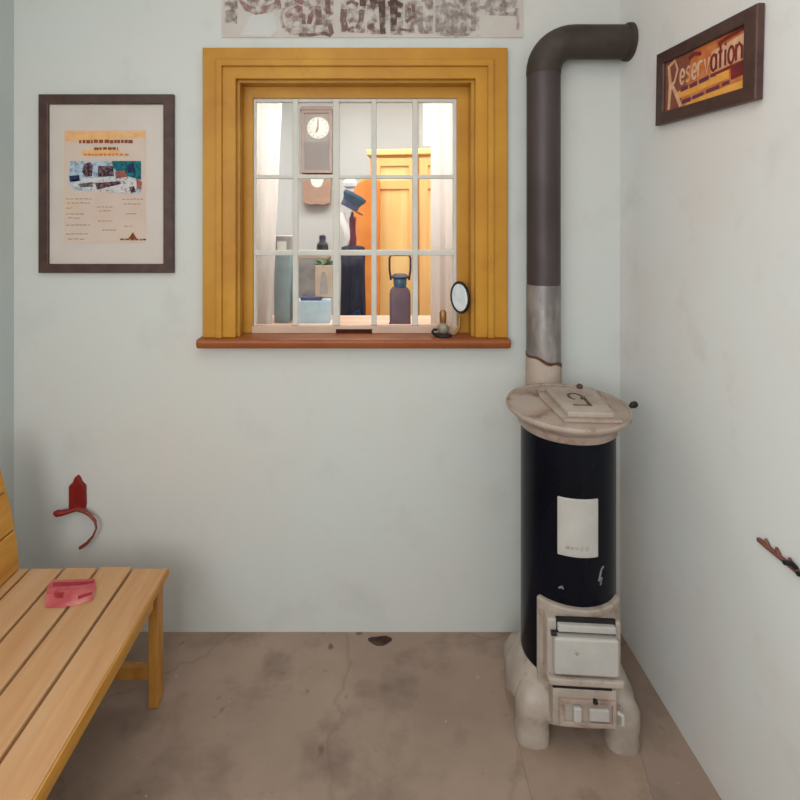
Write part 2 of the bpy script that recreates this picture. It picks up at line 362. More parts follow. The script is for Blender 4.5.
for py, w in ((176.5, 4.0), (253, 5.4)):
    b = new(); box(b, sx(254), sx(456), YS + 0.010, YS + 0.032, sz(py + w / 2), sz(py - w / 2)); wobj('muntin', b, M['sash'], bevel=0.003)
b = new(); box(b, sx(254), sx(456), YS + 0.020, YS + 0.0235, zs, sz(99)); wobj('glass', b, M['glass'])
b = new()
prism(b, [(D - 0.055, zs - 0.034), (D - 0.062, zs - 0.012), (D - 0.055, zs), (D + 0.06, zs), (D + 0.06, zs - 0.034)], 'x', PX(195.5, D - 0.06), PX(511.5, D - 0.06))
wobj('sill', b, M['sill'], bevel=0.006)

# ------------------------------------------------------------------ lettered panel on the wall over the window
b = new()
px0, px1, ztop, zbot = PX(222, D), PX(523, D), 2.50, PZ(38, D)
box(b, px0, px1, D - 0.004, D, zbot, ztop)
sign = tag(finish('painted_wall_sign', b, M['wallsign']), 'faded limewashed wall panel with worn dark gothic lettering above the ochre window', 'sign')
YL = D - 0.0055
def lw(x, y): return W(x, y, YL)
def letters(name, m, strokes):
    bm = new()
    for pts, w in strokes: stroke(bm, [lw(*p) for p in pts], [q * 1.3 * YL / F for q in w] if isinstance(w, list) else w * 1.3 * YL / F, YL)
    return finish(name, bm, m, parent=sign)
letters('lettering', M['letter_red'], [
    ([(241, -20), (240, 0), (247, 8), (256, 11), (268, 9), (277, 4), (279, -8)], [2, 3, 5, 6, 6, 5, 3]), ([(252, -20), (254, -4), (259, 4)], 4),
    ([(262, -22), (264, -6), (268, 1)], 4),
    ([(284, 8), (281, 18), (284, 28)], 2.5), ([(286, 16), (293, 11), (300, 7)], 5), ([(300, 6), (301, 18)], 3.5), ([(309, 22), (313, 13), (319, 6)], 4),
    ([(296, -20), (297, 0), (303, 3)], 4)])
letters('lettering', M['letter'], [
    ([(318, 6), (319, 25)], 5), ([(327, -22), (328, 14)], 4), ([(299, 35), (312, 35), (324, 33), (331, 36)], 2.6), ([(328, 20), (332, 34)], 3.5),
    ([(309, 24), (311, 14)], 3.5), ([(304, 24), (303, 14)], 3), 
    ([(344, 9), (343, 20), (346, 31)], 5), ([(346, 4), (352, 1), (358, 5)], 3), ([(348, 30), (354, 27)], 2.5), ([(362, 10), (361, 22), (357, 29)], 4),
    ([(360, -20), (361, -5), (365, 3)], 6), ([(370, 24), (372, 29)], 5), ([(371, 4), (375, 8)], 4),
    ([(409, 8), (411, 18), (406, 22)], 3), ([(413, 3), (414, 18)], 2.6), ([(400, 29), (411, 31)], 2)])
letters('lettering', M['letter_dark'], [
    ([(371, -20), (373, 3), (378, 1)], 5), ([(382, -22), (382, 14), (383, 34)], [5, 5, 4]), ([(393, -20), (394, 12), (393, 31)], [5, 6, 4]),
    ([(388, 4), (396, 2), (402, 6)], 4), ([(394, 14), (401, 15)], 4), ([(362, -14), (363, 6)], 5)])
letters('lettering', M['letter_pale'], [
    ([(420, 6), (421, 32)], 4), ([(427, 20), (430, 31)], 4), ([(425, 5), (431, 3)], 3), ([(438, 6), (439, 32)], 6), ([(441, 6), (450, 4), (460, 8)], 3),
    ([(446, 12), (447, 28)], 4), ([(455, 10), (454, 32)], 5), ([(463, 9), (464, 30)], 4), ([(440, 34), (455, 36), (470, 34)], 2.5), ([(474, 8), (473, 31)], 4),
    ([(470, 4), (478, 8), (486, 7)], 3), ([(495, 10), (501, 6), (507, 9)], 3), ([(517, 8), (518, 30)], 2.5), ([(228, 10), (231, 22)], 5), ([(226, 3), (233, 5)], 3),
    ([(450, -20), (452, 0)], 4), ([(470, -20), (468, 0)], 4), ([(425, -20), (424, 2)], 4), ([(490, -18), (488, 6)], 3)])
sm = new()
for l_, t_, r_, b_ in ((246, -24, 282, 10), (284, -24, 334, 36), (340, -24, 366, 33), (366, -24, 404, 35), (404, -24, 434, 34), (435, -24, 480, 36), (484, -24, 518, 16), (224, -10, 238, 24)):
    sm.faces.new([sm.verts.new((lw(x, y)[0], YL + 0.0007, lw(x, y)[1])) for x, y in ((l_, t_), (r_, t_ + 1), (r_ - 1, b_), (l_ + 1, b_ - 1))])
finish('smudged_lettering', sm, M['smudge'], parent=sign)
b = new()
prism(b, [lw(252, 15), lw(274, 13), lw(278, 30), lw(270, 37), lw(240, 35), lw(246, 24)], 'y', YL + 0.0002, YL + 0.0012); finish('bare_patch', b, M['wallsign_bare'], parent=sign)

# ------------------------------------------------------------------ framed certificate
def quad(b, pts, y, mi=0):
    b.faces.new([b.verts.new((W(px, py, y)[0], y, W(px, py, y)[1])) for px, py in pts]).material_index = mi
fc = tag(empty('framed_notice', (*W(106, 184), 0)), 'dark brown framed notice with a small photograph, hung beside the ochre window', 'picture')
fc.location = (W(106, 184)[0], D, W(106, 184)[1])
def kid(par, name, b, m, **k):
    o = finish(name, b, m, **k); o.parent = par; o.matrix_parent_inverse = (Matrix.Translation(par.location) @ par.rotation_euler.to_matrix().to_4x4()).inverted(); return o
def full_frame(bm, out, inn, y0, y1, lip=0):
    (a0, a1, c0, c1), (b0, b1, d0, d1) = out, inn
    for poly in ([(a0, c0), (a0, c1), (b0, d1), (b0, d0)], [(a1, c1), (a1, c0), (b1, d0), (b1, d1)], [(a0, c1), (a1, c1), (b1, d1), (b0, d1)], [(a1, c0), (a0, c0), (b0, d0), (b1, d0)]):
        prism(bm, poly, 'y', y0, y1)
YF = D - 0.022
def rf(l, t, r, bt, y): return (PX(l, y), PX(r, y), PZ(bt, y), PZ(t, y))
b = new(); full_frame(b, rf(38, 94, 173, 273, YF), rf(48, 104, 163, 264, YF), YF, D - 0.001); kid(fc, 'frame', b, M['frame'], bevel=0.003)
YM = D - 0.012
b = new(); x0, x1, z0, z1 = rf(46, 102, 165, 266, YM); box(b, x0, x1, YM, D - 0.002, z0, z1); kid(fc, 'mount', b, M['mat'])
b = new(); x0, x1, z0, z1 = rf(64, 130, 146, 243, YM); box(b, x0, x1, YM - 0.0015, YM + 0.001, z0, z1); pr = kid(fc, 'print', b, M['print'])
yp = YM - 0.0022
def pk(name, b, m): o = finish(name, b, m); o.parent = pr; return o
b = new()
quad(b, [(65, 131), (145, 131), (145, 138), (128, 138), (80, 141), (65, 141)], yp, 0); quad(b, [(82, 150), (120, 150), (120, 155), (82, 155)], yp, 0); 
pk('heading_band', b, M['print_band'])
yp -= 0.0003
def words_line(b, x0, x1, y, h, seed, y3):
    r = random.Random(seed); x = x0
    while x < x1 - 1:
        w = min(r.uniform(2.0, 5.0), x1 - x); dy = r.uniform(-0.25, 0.25)
        quad(b, [(x, y - h / 2 + dy), (x + w, y - h / 2 + dy), (x + w, y + h / 2 + dy), (x, y + h / 2 + dy)], y3); x += w + r.uniform(0.5, 1.4)
b = new(); words_line(b, 79, 133, 141.5, 3.4, 1, yp); words_line(b, 94, 118, 148.5, 2.6, 2, yp); pk('heading', b, M['ink_brown'])
b = new(); words_line(b, 84, 129, 154.5, 2.2, 3, yp); pk('heading', b, M['ink_orange'])
b = new()
for i, (xa, xb, y) in enumerate([(66, 92, 199), (67, 90, 203), (97, 114, 207), (99, 112, 211), (66, 84, 214), (68, 80, 218), (98, 112, 221), (66, 90, 225), (102, 116, 230), (66, 88, 234),
                                 (68, 86, 239), (124, 142, 204), (126, 138, 214), (124, 134, 226), (66, 72, 208), (122, 143, 199)]):
    words_line(b, xa, xb, y, 1.0, i + 10, yp)
pk('small_print', b, M['ink_faint'])
b = new(); words_line(b, 120, 146, 239.5, 1.6, 77, yp); quad(b, [(128, 239), (133, 232), (137, 239)], yp); pk('printed_mark', b, M['ink_brown'])
ph_ms = [M['ph_sky'], M['ph_teal'], M['ph_dark'], M['ph_blue'], M['ph_pale'], M['ph_grey'], M['ph_red']]
b = new()
def pq(pts, mi, k): quad(b, pts, yp - 0.0002 * k, mi)
pq([(70, 161), (141, 161), (142, 190), (138, 194), (74, 190), (69, 184)], 0, 0)
pq([(112, 161), (141, 161), (141, 180), (120, 174), (113, 168)], 1, 1)
pq([(127, 165), (133, 163), (136, 172), (128, 173)], 3, 2)
pq([(84, 164), (90, 162), (93, 166), (92, 176), (86, 177), (82, 172)], 2, 1)
pq([(98, 166), (113, 166), (114, 176), (98, 177)], 2, 1)
pq([(115, 172), (124, 170), (128, 177), (116, 178)], 6, 2)
pq([(69, 176), (79, 175), (80, 181), (70, 182)], 3, 2)
pq([(72, 180), (100, 177), (128, 177), (136, 181), (138, 188), (130, 193), (92, 191), (74, 186)], 4, 2)
pq([(78, 184), (92, 182), (93, 187), (80, 187)], 5, 3)
pq([(95, 183), (120, 181), (121, 184), (108, 187), (97, 190)], 2, 3)
pq([(129, 187), (134, 186), (136, 192), (131, 193)], 2, 3)
pq([(136, 178), (142, 182), (141, 190), (137, 188)], 6, 3)
pk('photograph', b, ph_ms)
b = new(); x0, x1, z0, z1 = rf(46, 102, 165, 266, YM); yg = YM - 0.006; box(b, x0, x1, yg, yg + 0.0015, z0, z1); kid(fc, 'glazing', b, M['pic_glass'])

# ------------------------------------------------------------------ framed sign on the side wall (built flat in local x,z then hung)
ps = tag(empty('framed_sign', (XR - 0.001, 1.463, 1.899), (math.radians(0.0), math.radians(2.0), math.radians(-90))), 'dark framed orange sign with cream lettering, high on the wall by the stove', 'sign')
# local: x along the wall towards the camera, y into the wall, z up
LW, LH = 0.219, 0.110
def lk(name, b, m, par=ps, **k): o = finish(name, b, m, **k); o.parent = par; return o
b = new(); full_frame(b, (-LW, LW, -LH, LH), (-LW + 0.040, LW - 0.044, -LH + 0.036, LH - 0.036), -0.022, -0.001); lk('frame', b, M['frame'], bevel=0.004)
ix0, ix1, iz0, iz1 = -LW + 0.036, LW - 0.040, -LH + 0.032, LH - 0.032
b = new(); box(b, ix0, ix1, -0.012, -0.002, iz0, iz1); panel = lk('panel', b, M['sign_bg'])
def U(u, v): return (ix0 + (ix1 - ix0) * u, iz1 - (iz1 - iz0) * v)
def sk(name, m, polys=(), strokes=(), y=-0.0125):
    bm = new()
    for pl in polys: bm.faces.new([bm.verts.new((U(*p)[0], y, U(*p)[1])) for p in pl])
    for pts, w in strokes: stroke(bm, [U(*p) for p in pts], w, y)
    return lk(name, bm, m, par=panel)
sk('brown_field', M['sign_brown'], [[(0, 0), (0.42, 0), (0.36, 0.2), (0.3, 0.62), (0.2, 1), (0, 1)]])
sk('yellow_band', M['sign_yellow'], [[(0.2, 0.66), (0.82, 0.60), (0.82, 0.74), (0.2, 0.80)], [(0.32, 0.90), (1.0, 0.84), (1.0, 0.97), (0.30, 0.99)]], y=-0.0128)
sk('pale_field', M['sign_pale'], [[(0.62, 0.2), (0.98, 0.12), (0.98, 0.52), (0.62, 0.56)]], y=-0.0127)
sk('large_letter', M['sign_pale'], strokes=[([(0.06, 0.10), (0.09, 0.5), (0.07, 0.95)], [0.012, 0.018, 0.012]), ([(0.05, 0.14), (0.15, 0.06), (0.19, 0.24), (0.15, 0.46), (0.09, 0.50)], 0.010),
    ([(0.12, 0.52), (0.19, 0.74), (0.24, 0.95)], [0.012, 0.016, 0.012])], y=-0.0134)
def low(ch, x, w, base, h):
    """Worn lower-case letter forms, strokes in panel units."""
    a_, e_ = x, x + w
    m_ = (a_ + e_) / 2; t_ = base - h
    o = lambda a0, a1: [(m_ + w / 2 * math.cos(math.radians(q)), base - h / 2 - h / 2 * math.sin(math.radians(q))) for q in range(a0, a1 + 1, 20)]
    return {'e': [o(-0, 320), [(a_, base - h / 2), (e_, base - h / 2)]], 's': [[(e_, t_ + h * .12), (m_, t_), (a_, t_ + h * .25), (e_, base - h * .28), (m_, base), (a_, base - h * .12)]],
            'r': [[(a_, t_), (a_, base)], [(a_, t_ + h * .3), (m_, t_), (e_, t_ + h * .1)]], 'v': [[(a_, t_), (m_, base), (e_, t_)]], 'a': [o(20, 340), [(e_, t_), (e_, base)]],
            't': [[(m_, t_ - h * .45), (m_, base)], [(a_, t_), (e_, t_)]], 'i': [[(m_, t_), (m_, base)], [(m_, t_ - h * .4), (m_, t_ - h * .25)]], 'o': [o(0, 360)],
            'n': [[(a_, t_), (a_, base)], [(a_, t_ + h * .3), (m_, t_), (e_, t_ + h * .3), (e_, base)]]}[ch]
x = 0.23
for ch, m_ in zip('eservation', ['sign_pale'] * 5 + ['sign_red'] * 5):
    w = {'i': 0.02, 'r': 0.05, 't': 0.045}.get(ch, 0.058)
    sk('lettering', M[m_], strokes=[(st_, 0.0085) for st_ in low(ch, x, w, 0.55 - 0.06 * (x - 0.2), 0.26)], y=-0.0134); x += w + 0.022
sk('red_flourish', M['sign_red'], strokes=[([(0.34, 0.14), (0.42, 0.10), (0.50, 0.15)], 0.010), ([(0.70, 0.12), (0.80, 0.08), (0.96, 0.05)], 0.010)], y=-0.0134)
sk('red_underline', M['sign_red'], strokes=[([(0.62, 0.60), (0.98, 0.55)], 0.006)], y=-0.0134)
sk('red_block', M['sign_red'], [[(0.84, 0.56), (0.97, 0.54), (0.97, 0.76), (0.84, 0.78)]], y=-0.0130)
sk('lower_lettering', M['sign_plum'], strokes=[([(0.24, 0.66), (0.34, 0.64)], 0.012), ([(0.36, 0.65), (0.46, 0.63)], 0.012), ([(0.48, 0.63), (0.60, 0.61)], 0.012), ([(0.62, 0.6), (0.68, 0.6)], 0.009),
    ([(0.26, 0.88), (0.38, 0.88)], 0.012), ([(0.40, 0.87), (0.54, 0.85)], 0.010), ([(0.57, 0.84), (0.72, 0.82)], 0.010), ([(0.75, 0.81), (0.83, 0.80)], 0.009)], y=-0.0136)

# ------------------------------------------------------------------ stove
SX, SY = 0.600, 1.652
stove = tag(empty('cylinder_stove', (SX, SY, 0), (0, 0, math.radians(-4))), 'tall round navy and beige enamel heating stove in the room corner', 'stove')
def sp(name, b, m, par=stove, **k): o = finish(name, b, m, **k); o.parent = par; return o
b = new(); lathe(b, [(0.131, 0.15), (0.137, 0.155), (0.137, 0.878), (0.132, 0.882)], 64); body = sp('body', b, M['navy'], smooth=True)
b = new()
lathe(b, [(0.139, 0.868), (0.144, 0.872), (0.145, 0.890), (0.150, 0.896), (0.160, 0.902), (0.176, 0.916), (0.181, 0.921), (0.182, 0.928), (0.180, 0.933), (0.175, 0.933), (0.172, 0.928)], 64)
top = sp('top_plate', b, M['plate'], smooth=True)
ta = math.radians(3.0); top.rotation_euler = (ta, 0, 0); top.location = (0, 0.92 * math.sin(ta), 0.92 - 0.92 * math.cos(ta) + 0.004)
b = new()
prism(b, [(-0.045, -0.128), (0.118, -0.128), (0.128, 0.05), (0.125, 0.118), (-0.070, 0.118), (-0.07, 0.05)], 'z', 0.928, 0.938)
lid = sp('lid', b, M['plate'], par=top, bevel=0.003)
b = new(); prism(b, [(-0.030, -0.112), (0.10, -0.112), (0.108, 0.09), (-0.045, 0.09)], 'z', 0.937, 0.953); lid2 = sp('raised_cover', b, M['enamel'], par=lid, bevel=0.004)
b = new()
cx, cy = 0.030, -0.012
def flat_ring(bm, cx, cy, rx, ry, w, z, a0=0, a1=360, n=24):
    A = []
    for i in range(n + 1):
        a = math.radians(a0 + (a1 - a0) * i / n)
        A.append((bm.verts.new((cx + rx * math.cos(a), cy + ry * math.sin(a), z)), bm.verts.new((cx + (rx - w) * math.cos(a), cy + (ry - w) * math.sin(a), z))))
    for p, q in zip(A, A[1:]): bm.faces.new((p[0], q[0], q[1], p[1]))
flat_ring(b, cx - 0.004, cy + 0.02, 0.024, 0.030, 0.009, 0.9536, -60, 250); box(b, cx + 0.014, cx + 0.024, cy - 0.052, cy + 0.02, 0.9530, 0.9540); box(b, cx - 0.03, cx + 0.016, cy - 0.05, cy - 0.043, 0.953, 0.9537)
sp('cast_emblem', b, M['brown_mark'], par=lid)
b = new(); lathe(b, [(0.007, 0.952), (0.010, 0.956), (0.010, 0.962), (0.006, 0.966)], 16, c=(0.062, 0.082)); sp('lid_knob', b, M['brown_mark'], par=lid, smooth=True)
b = new(); tube(b, [(0.178, 0.02, 0.912), (0.196, 0.022, 0.920), (0.203, 0.023, 0.924)], [0.005, 0.006, 0.006]); tube(b, [(0.197, 0.0225, 0.921), (0.203, 0.023, 0.924), (0.212, 0.0235, 0.928), (0.217, 0.024, 0.930)], [0.006, 0.010, 0.010, 0.006])
sp('hinge_pin', b, M['black'], par=top, smooth=True)
# enamel label plate
a = 0.057 / 0.140
b = new(); curved_plate(b, 0.1365, 0.1415, 0.552, 0.716, -a - 0.06, a - 0.06, 12); lab = sp('name_plate', b, M['enamel_white'], bevel=0.003)
b = new()
for (u0, u1) in ((-0.6, -0.42), (-0.38, -0.22), (-0.16, 0.02), (0.08, 0.22), (0.3, 0.5)):
    curved_plate(b, 0.141, 0.1421, 0.574 + random.uniform(-.002, .002), 0.583 + random.uniform(-.002, .004), a * u0 - 0.06, a * u1 - 0.06, 3)
sp('worn_lettering', b, M['greybox'], par=lab)
for pts in ([(0.50, 0.520), (0.44, 0.512), (0.41, 0.496), (0.38, 0.482)], [(0.45, 0.49), (0.42, 0.47)], [(-0.44, 0.455), (-0.37, 0.462), (-0.36, 0.456)]):
    b = new(); rc_ = 0.1372
    tube(b, [(rc_ * math.sin(t), -rc_ * math.cos(t), z) for t, z in pts], 0.0028, 8); sp('enamel_chip', b, M['chip'], par=body)
# front casting
b = new(); curved_plate(b, 0.125, 0.151, 0.125, 0.412, math.radians(-50), math.radians(58), 24)
cast = sp('front_casting', b, M['enamel'], bevel=0.005)
b = new()
prism(b, [(-0.100, 0.235), (0.100, 0.235), (0.100, 0.392), (-0.100, 0.392)], 'y', -0.160, -0.11)
sp('door_surround', b, M['enamel'], par=cast, bevel=0.006)
b = new(); prism(b, [(-0.086, 0.256), (0.086, 0.256), (0.086, 0.352), (0.082, 0.357), (-0.082, 0.357), (-0.086, 0.352)], 'y', -0.184, -0.155)
fd = sp('fire_door', b, M['enamel_white'], bevel=0.006, segs=3)
b = new(); box(b, -0.074, 0.082, -0.174, -0.155, 0.366, 0.386); sp('draught_flap', b, M['enamel_white'], par=fd, bevel=0.004)
b = new(); box(b, -0.076, 0.084, -0.1615, -0.155, 0.354, 0.398); sp('flap_recess', b, M['black'], par=fd)
b = new(); tube(b, [(-0.078, -0.172, 0.362), (-0.092, -0.172, 0.362)], 0.007); sp('door_hinge', b, M['black'], par=fd, smooth=True)
# flared base with four feet
b = new()
secs = [(0.140, 0.132, 0.190, 2.1), (0.147, 0.136, 0.178, 2.2), (0.160, 0.140, 0.150, 2.5), (0.178, 0.146, 0.112, 2.9), (0.180, 0.146, 0.092, 3.0), (0.166, 0.138, 0.074, 3.0)]
loft(b, [sq_ring(0, 0.0, hx, hy, z, p, 48) for hx, hy, z, p in secs])
base = sp('base', b, M['enamel'], smooth=True)
for sxn in (-1, 1):
    for syn in (-1, 1):
        b = new()
        loft(b, [sq_ring(sxn * cxx, syn * cyy, hx, hy, z, 2.8, 28) for cxx, cyy, hx, hy, z in
                 ((0.092, 0.056, 0.030, 0.040, 0.168), (0.112, 0.076, 0.044, 0.050, 0.140), (0.125, 0.087, 0.047, 0.052, 0.105), (0.126, 0.090, 0.046, 0.048, 0.07), (0.124, 0.090, 0.045, 0.045, 0.035), (0.126, 0.090, 0.048, 0.045, 0.012), (0.126, 0.090, 0.046, 0.043, 0.0))])
        sp('leg', b, M['enamel'], smooth=True)
b = new(); prism(b, [(-0.100, 0.222), (0.100, 0.222), (0.104, 0.244), (-0.104, 0.244)], 'y', -0.180, -0.10); sp('hearth_ledge', b, M['enamel'], par=base, bevel=0.006)
b = new(); prism(b, [(-0.088, 0.110), (0.084, 0.110), (0.084, 0.212), (-0.088, 0.212)], 'y', -0.172, -0.10); ad = sp('ash_door', b, M['enamel'], bevel=0.004)
b = new(); box(b, -0.088, 0.07, -0.1735, -0.16, 0.2125, 0.2215); sp('door_gap', b, M['black'], par=ad)
b = new(); full_frame(b, (-0.072, 0.080, 0.114, 0.188), (-0.058, 0.070, 0.126, 0.176), -0.180, -0.170); sp('door_moulding', b, M['plate'], par=ad, bevel=0.002)
b = new(); box(b, -0.035, -0.013, -0.186, -0.170, 0.130, 0.170); box(b, 0.008, 0.062, -0.182, -0.170, 0.132, 0.166); sp('air_slide', b, M['enamel_white'], par=ad, bevel=0.004)
b = new(); lathe(b, [(0.006, 0.180), (0.008, 0.184), (0.006, 0.189)], 12, c=(0.024, -0.178)); sp('slide_knob', b, M['black'], par=ad)
b = new(); tube(b, [(0.088, -0.168, 0.15), (0.098, -0.176, 0.15), (0.098, -0.176, 0.125)], 0.006); sp('door_latch', b, M['enamel_white'], par=ad, smooth=True)
# stub into the flue
# stove pipe
YPp = 1.899; XP = PX(543.5, YPp); RP = 0.0575
pipe = tag(empty('stove_pipe', (XP, YPp, 0)), 'dark metal stove pipe rising behind the stove and elbowing into the wall', 'pipe')
def pp(name, b, m, par=pipe, **k): o = finish(name, b, m, **k); o.parent = par; return o
zt = PZ(42, YPp)                                        # centre line of the horizontal run
zb = PZ(286, YPp); zm = PZ(356, YPp)
Rb = 0.105
pts = [(0, 0, zb), (0, 0, zb + 0.1), (0, 0, zt - Rb - 0.05), (0, 0, zt - Rb)]
b = new(); tube(b, pts, RP, 40); pp('upright', b, M['pipe'], smooth=True)
el = [(Rb - Rb * math.cos(t), 0, zt - Rb + Rb * math.sin(t)) for t in [PI / 2 * i / 10 for i in range(11)]]
el = [(0, 0, zt - Rb - 0.01)] + el + [(XR - XP - 0.02, 0, zt), (XR - XP - 0.002, 0, zt)]
b = new(); tube(b, el, RP + 0.0015, 40); pp('elbow', b, M['elbow'], smooth=True)
b = new(); tube(b, [(XR - XP - 0.016, 0, zt), (XR - XP - 0.012, 0, zt), (XR - XP - 0.001, 0, zt)], [RP + 0.003, RP + 0.008, RP + 0.009], 40); pp('wall_collar', b, M['elbow'], smooth=True)
b = new(); tube(b, [(0, 0, zm - 0.02), (0, 0, zm + 0.05), (0, 0, zb + 0.002), (0, 0, zb + 0.006)], [RP + 0.001, RP + 0.001, RP + 0.001, RP], 40); pp('steel_sleeve', b, M['sleeve'], smooth=True)
b = new()
n = 48; rg = []
for k in range(n):
    t = 2 * PI * k / n; rg.append((math.cos(t), math.sin(t), zm + 0.010 - 0.032 * (math.cos(t) * 0.5 + 0.5) + 0.004 * math.sin(5 * t)))
r1 = RP + 0.0025
loft(b, [[(r1 * c, r1 * s, 0.70) for c, s, z in rg], [(r1 * c, r1 * s, z) for c, s, z in rg]])
pp('whitewashed_section', b, M['pipe_white'], smooth=True)
b = new()
r2 = RP + 0.0032
loft(b, [[(r2 * c, r2 * s, z - 0.006 - 0.005 * abs(math.sin(3 * c + s))) for c, s, z in rg], [(r2 * c, r2 * s, z + 0.002) for c, s, z in rg]], cap=False)
pp('rust_line', b, M['rust'], smooth=True)
b = new(); tube(b, [(0, -0.045, 0.76), (0, -0.1085, 0.76)], 0.045, 24); pp('flue_stub', b, M['pipe_white'], smooth=True)

# hearth slab under the stove
b = new(); prism(b, [(0.425, 1.80), (0.425, 1.58), (0.40, 1.12), (0.665, 1.12), (0.755, 1.50), (0.77, 1.80)], 'z', 0.0, 0.004)
hs = tag(finish('hearth_slab', b, M['slab'], bevel=0.002), 'worn tan stone slab set in the floor under the stove', 'slab')
stove.location.z = 0.004

# ------------------------------------------------------------------ bench
BY = 1.712                                               # far end of the seat
ZS = 0.475
# seat height so that the end edge lies on the photograph's line y=566
ZS = PZ(567, BY)
bench = tag(empty('slatted_bench', (0, 0, 0)), 'varnished pine bench with slatted seat along the side wall', 'bench')
def bp(name, b, m, par=bench, **k): o = finish(name, b, m, **k); o.parent = par; return o
gaps = [31, 65, 99, 133]                                 # slat gaps along the end edge
xs = [PX(p, BY) for p in gaps]; xf = PX(168, BY); wgap = 0.009
edges = [xs[0] - (xs[1] - xs[0]) * 0.98] + xs + [xf]
seat_z0 = ZS - 0.026
b = new(); YN = 0.12
for a0, a1 in zip(edges, edges[1:]):
    box(b, a0 + wgap / 2, a1 - (wgap / 2 if a1 != xf else 0), YN, BY + random.uniform(-0.006, 0.006), seat_z0, ZS)
bp('seat', b, M['bench'], bevel=0.004)
b = new(); box(b, xf - 0.030, xf - 0.006, YN + 0.05, BY - 0.10, seat_z0 - 0.035, seat_z0); bp('apron', b, M['bench_gold'], bevel=0.002)
b = new(); box(b, xf, xf + 0.004, YN, BY - 0.001, seat_z0 + 0.002, ZS - 0.004); bp('edge_trim', b, M['bench_gold'], bevel=0.0015)
lx1 = PX(158, 1.662); lw_ = 0.030
for ly in (1.706, 0.30):
    b = new(); box(b, lx1 - lw_, lx1, ly - 0.046, ly, 0, seat_z0); bp('leg', b, M['bench_leg'], bevel=0.003)
    b = new(); box(b, edges[0] + 0.01, edges[0] + 0.056, ly - 0.046, ly, 0, seat_z0); bp('leg', b, M['bench_leg'], bevel=0.003)
    b = new(); box(b, edges[0] + 0.05, lx1 - lw_ + 0.002, ly - 0.036, ly - 0.012, PZ(678, 1.68), PZ(665, 1.68)); bp('stretcher', b, M['bench_leg'], bevel=0.002)
    b = new(); box(b, edges[0] + 0.05, lx1 - lw_ + 0.002, ly - 0.036, ly - 0.012, seat_z0 - 0.05, seat_z0); bp('seat_bearer', b, M['bench_leg'], bevel=0.002)
# leaning backrest: boards between end posts
xb0 = PX(20, BY - 0.01); 
def bx(z): # x of the front face of the back at height z
    h = z - ZS
    return xb0 - 0.055 * h - 0.42 * h * h
zl = [ZS + 0.005, ZS + 0.125, ZS + 0.131, ZS + 0.245, ZS + 0.251, ZS + 0.40]
b = new()
for z0, z1 in zip(zl[::2], zl[1::2]):
    zz = [z0 + (z1 - z0) * i / 4 for i in range(5)]
    poly = [(bx(z), z) for z in zz] + [(bx(z) - 0.026, z) for z in reversed(zz)]
    prism(b, poly, 'y', YN, BY - 0.012)
bp('backrest', b, M['bench_gold'], bevel=0.003)
for ly in (1.62, 0.25):
    zz = [seat_z0 - 0.02 + (0.44) * i / 6 for i in range(7)]
    b = new(); prism(b, [(bx(max(z, ZS)) - 0.026, z) for z in zz] + [(bx(max(z, ZS)) - 0.062, z) for z in reversed(zz)], 'y', ly - 0.045, ly)
    bp('back_post', b, M['bench_leg'], bevel=0.003)

# leaflet lying on the seat
b = new()
def seatpt(px, py, dz): 
    Y = (H - ZS) * F / (py - VY); return (PX(px, Y), Y, ZS + dz)
outline_b = [(52, 581), (66, 582), (80, 581), (95, 580)]; outline_m = [(47, 591), (64, 594), (79, 594), (95, 590)]; outline_f = [(45, 608), (60, 608), (76, 606), (93, 601)]
rows = [[seatpt(x, y, d) for (x, y), d in zip(o, ds)] for o, ds in ((outline_b, (.002, .004, .003, .002)), (outline_m, (.008, .007, .010, .006)), (outline_f, (.001, .002, .001, .003)))]
R = [[b.verts.new(p) for p in r] for r in rows]; Rt = [[b.verts.new((p[0], p[1], p[2] + 0.0025)) for p in r] for r in rows]
for G in (R, Rt):
    for i in range(2):
        for j in range(3): b.faces.new((G[i][j], G[i][j + 1], G[i + 1][j + 1], G[i + 1][j]))
for i in range(2):
    for j in (0, 3): b.faces.new((R[i][j], R[i + 1][j], Rt[i + 1][j], Rt[i][j]))
for j in range(3):
    for i in (0, 2): b.faces.new((R[i][j], R[i][j + 1], Rt[i][j + 1], Rt[i][j]))
leaf = finish('leaflet', b, M['leaf_pink']); tag(leaf, 'small pink folded paper leaflet lying on the bench seat', 'leaflet')
b = new()
def strip(pts):
    vs = [b.verts.new(seatpt(x, y, d)) for x, y, d in pts]; b.faces.new(vs)
strip([(53, 585, .0085), (80, 585, .0095), (94, 583, .0075), (94, 585.5, .0085), (79, 588.5, .0108), (53, 589, .0098)])
strip([(78, 599, .0098), (92, 595, .0098), (92, 597.5, .0092), (78, 602, .0085)])
strip([(54, 596, .0105), (64, 596, .0105), (63, 601, .0090), (55, 600, .0090)])
finish('printed_stripe', b, M['leaf_red'], parent=leaf)

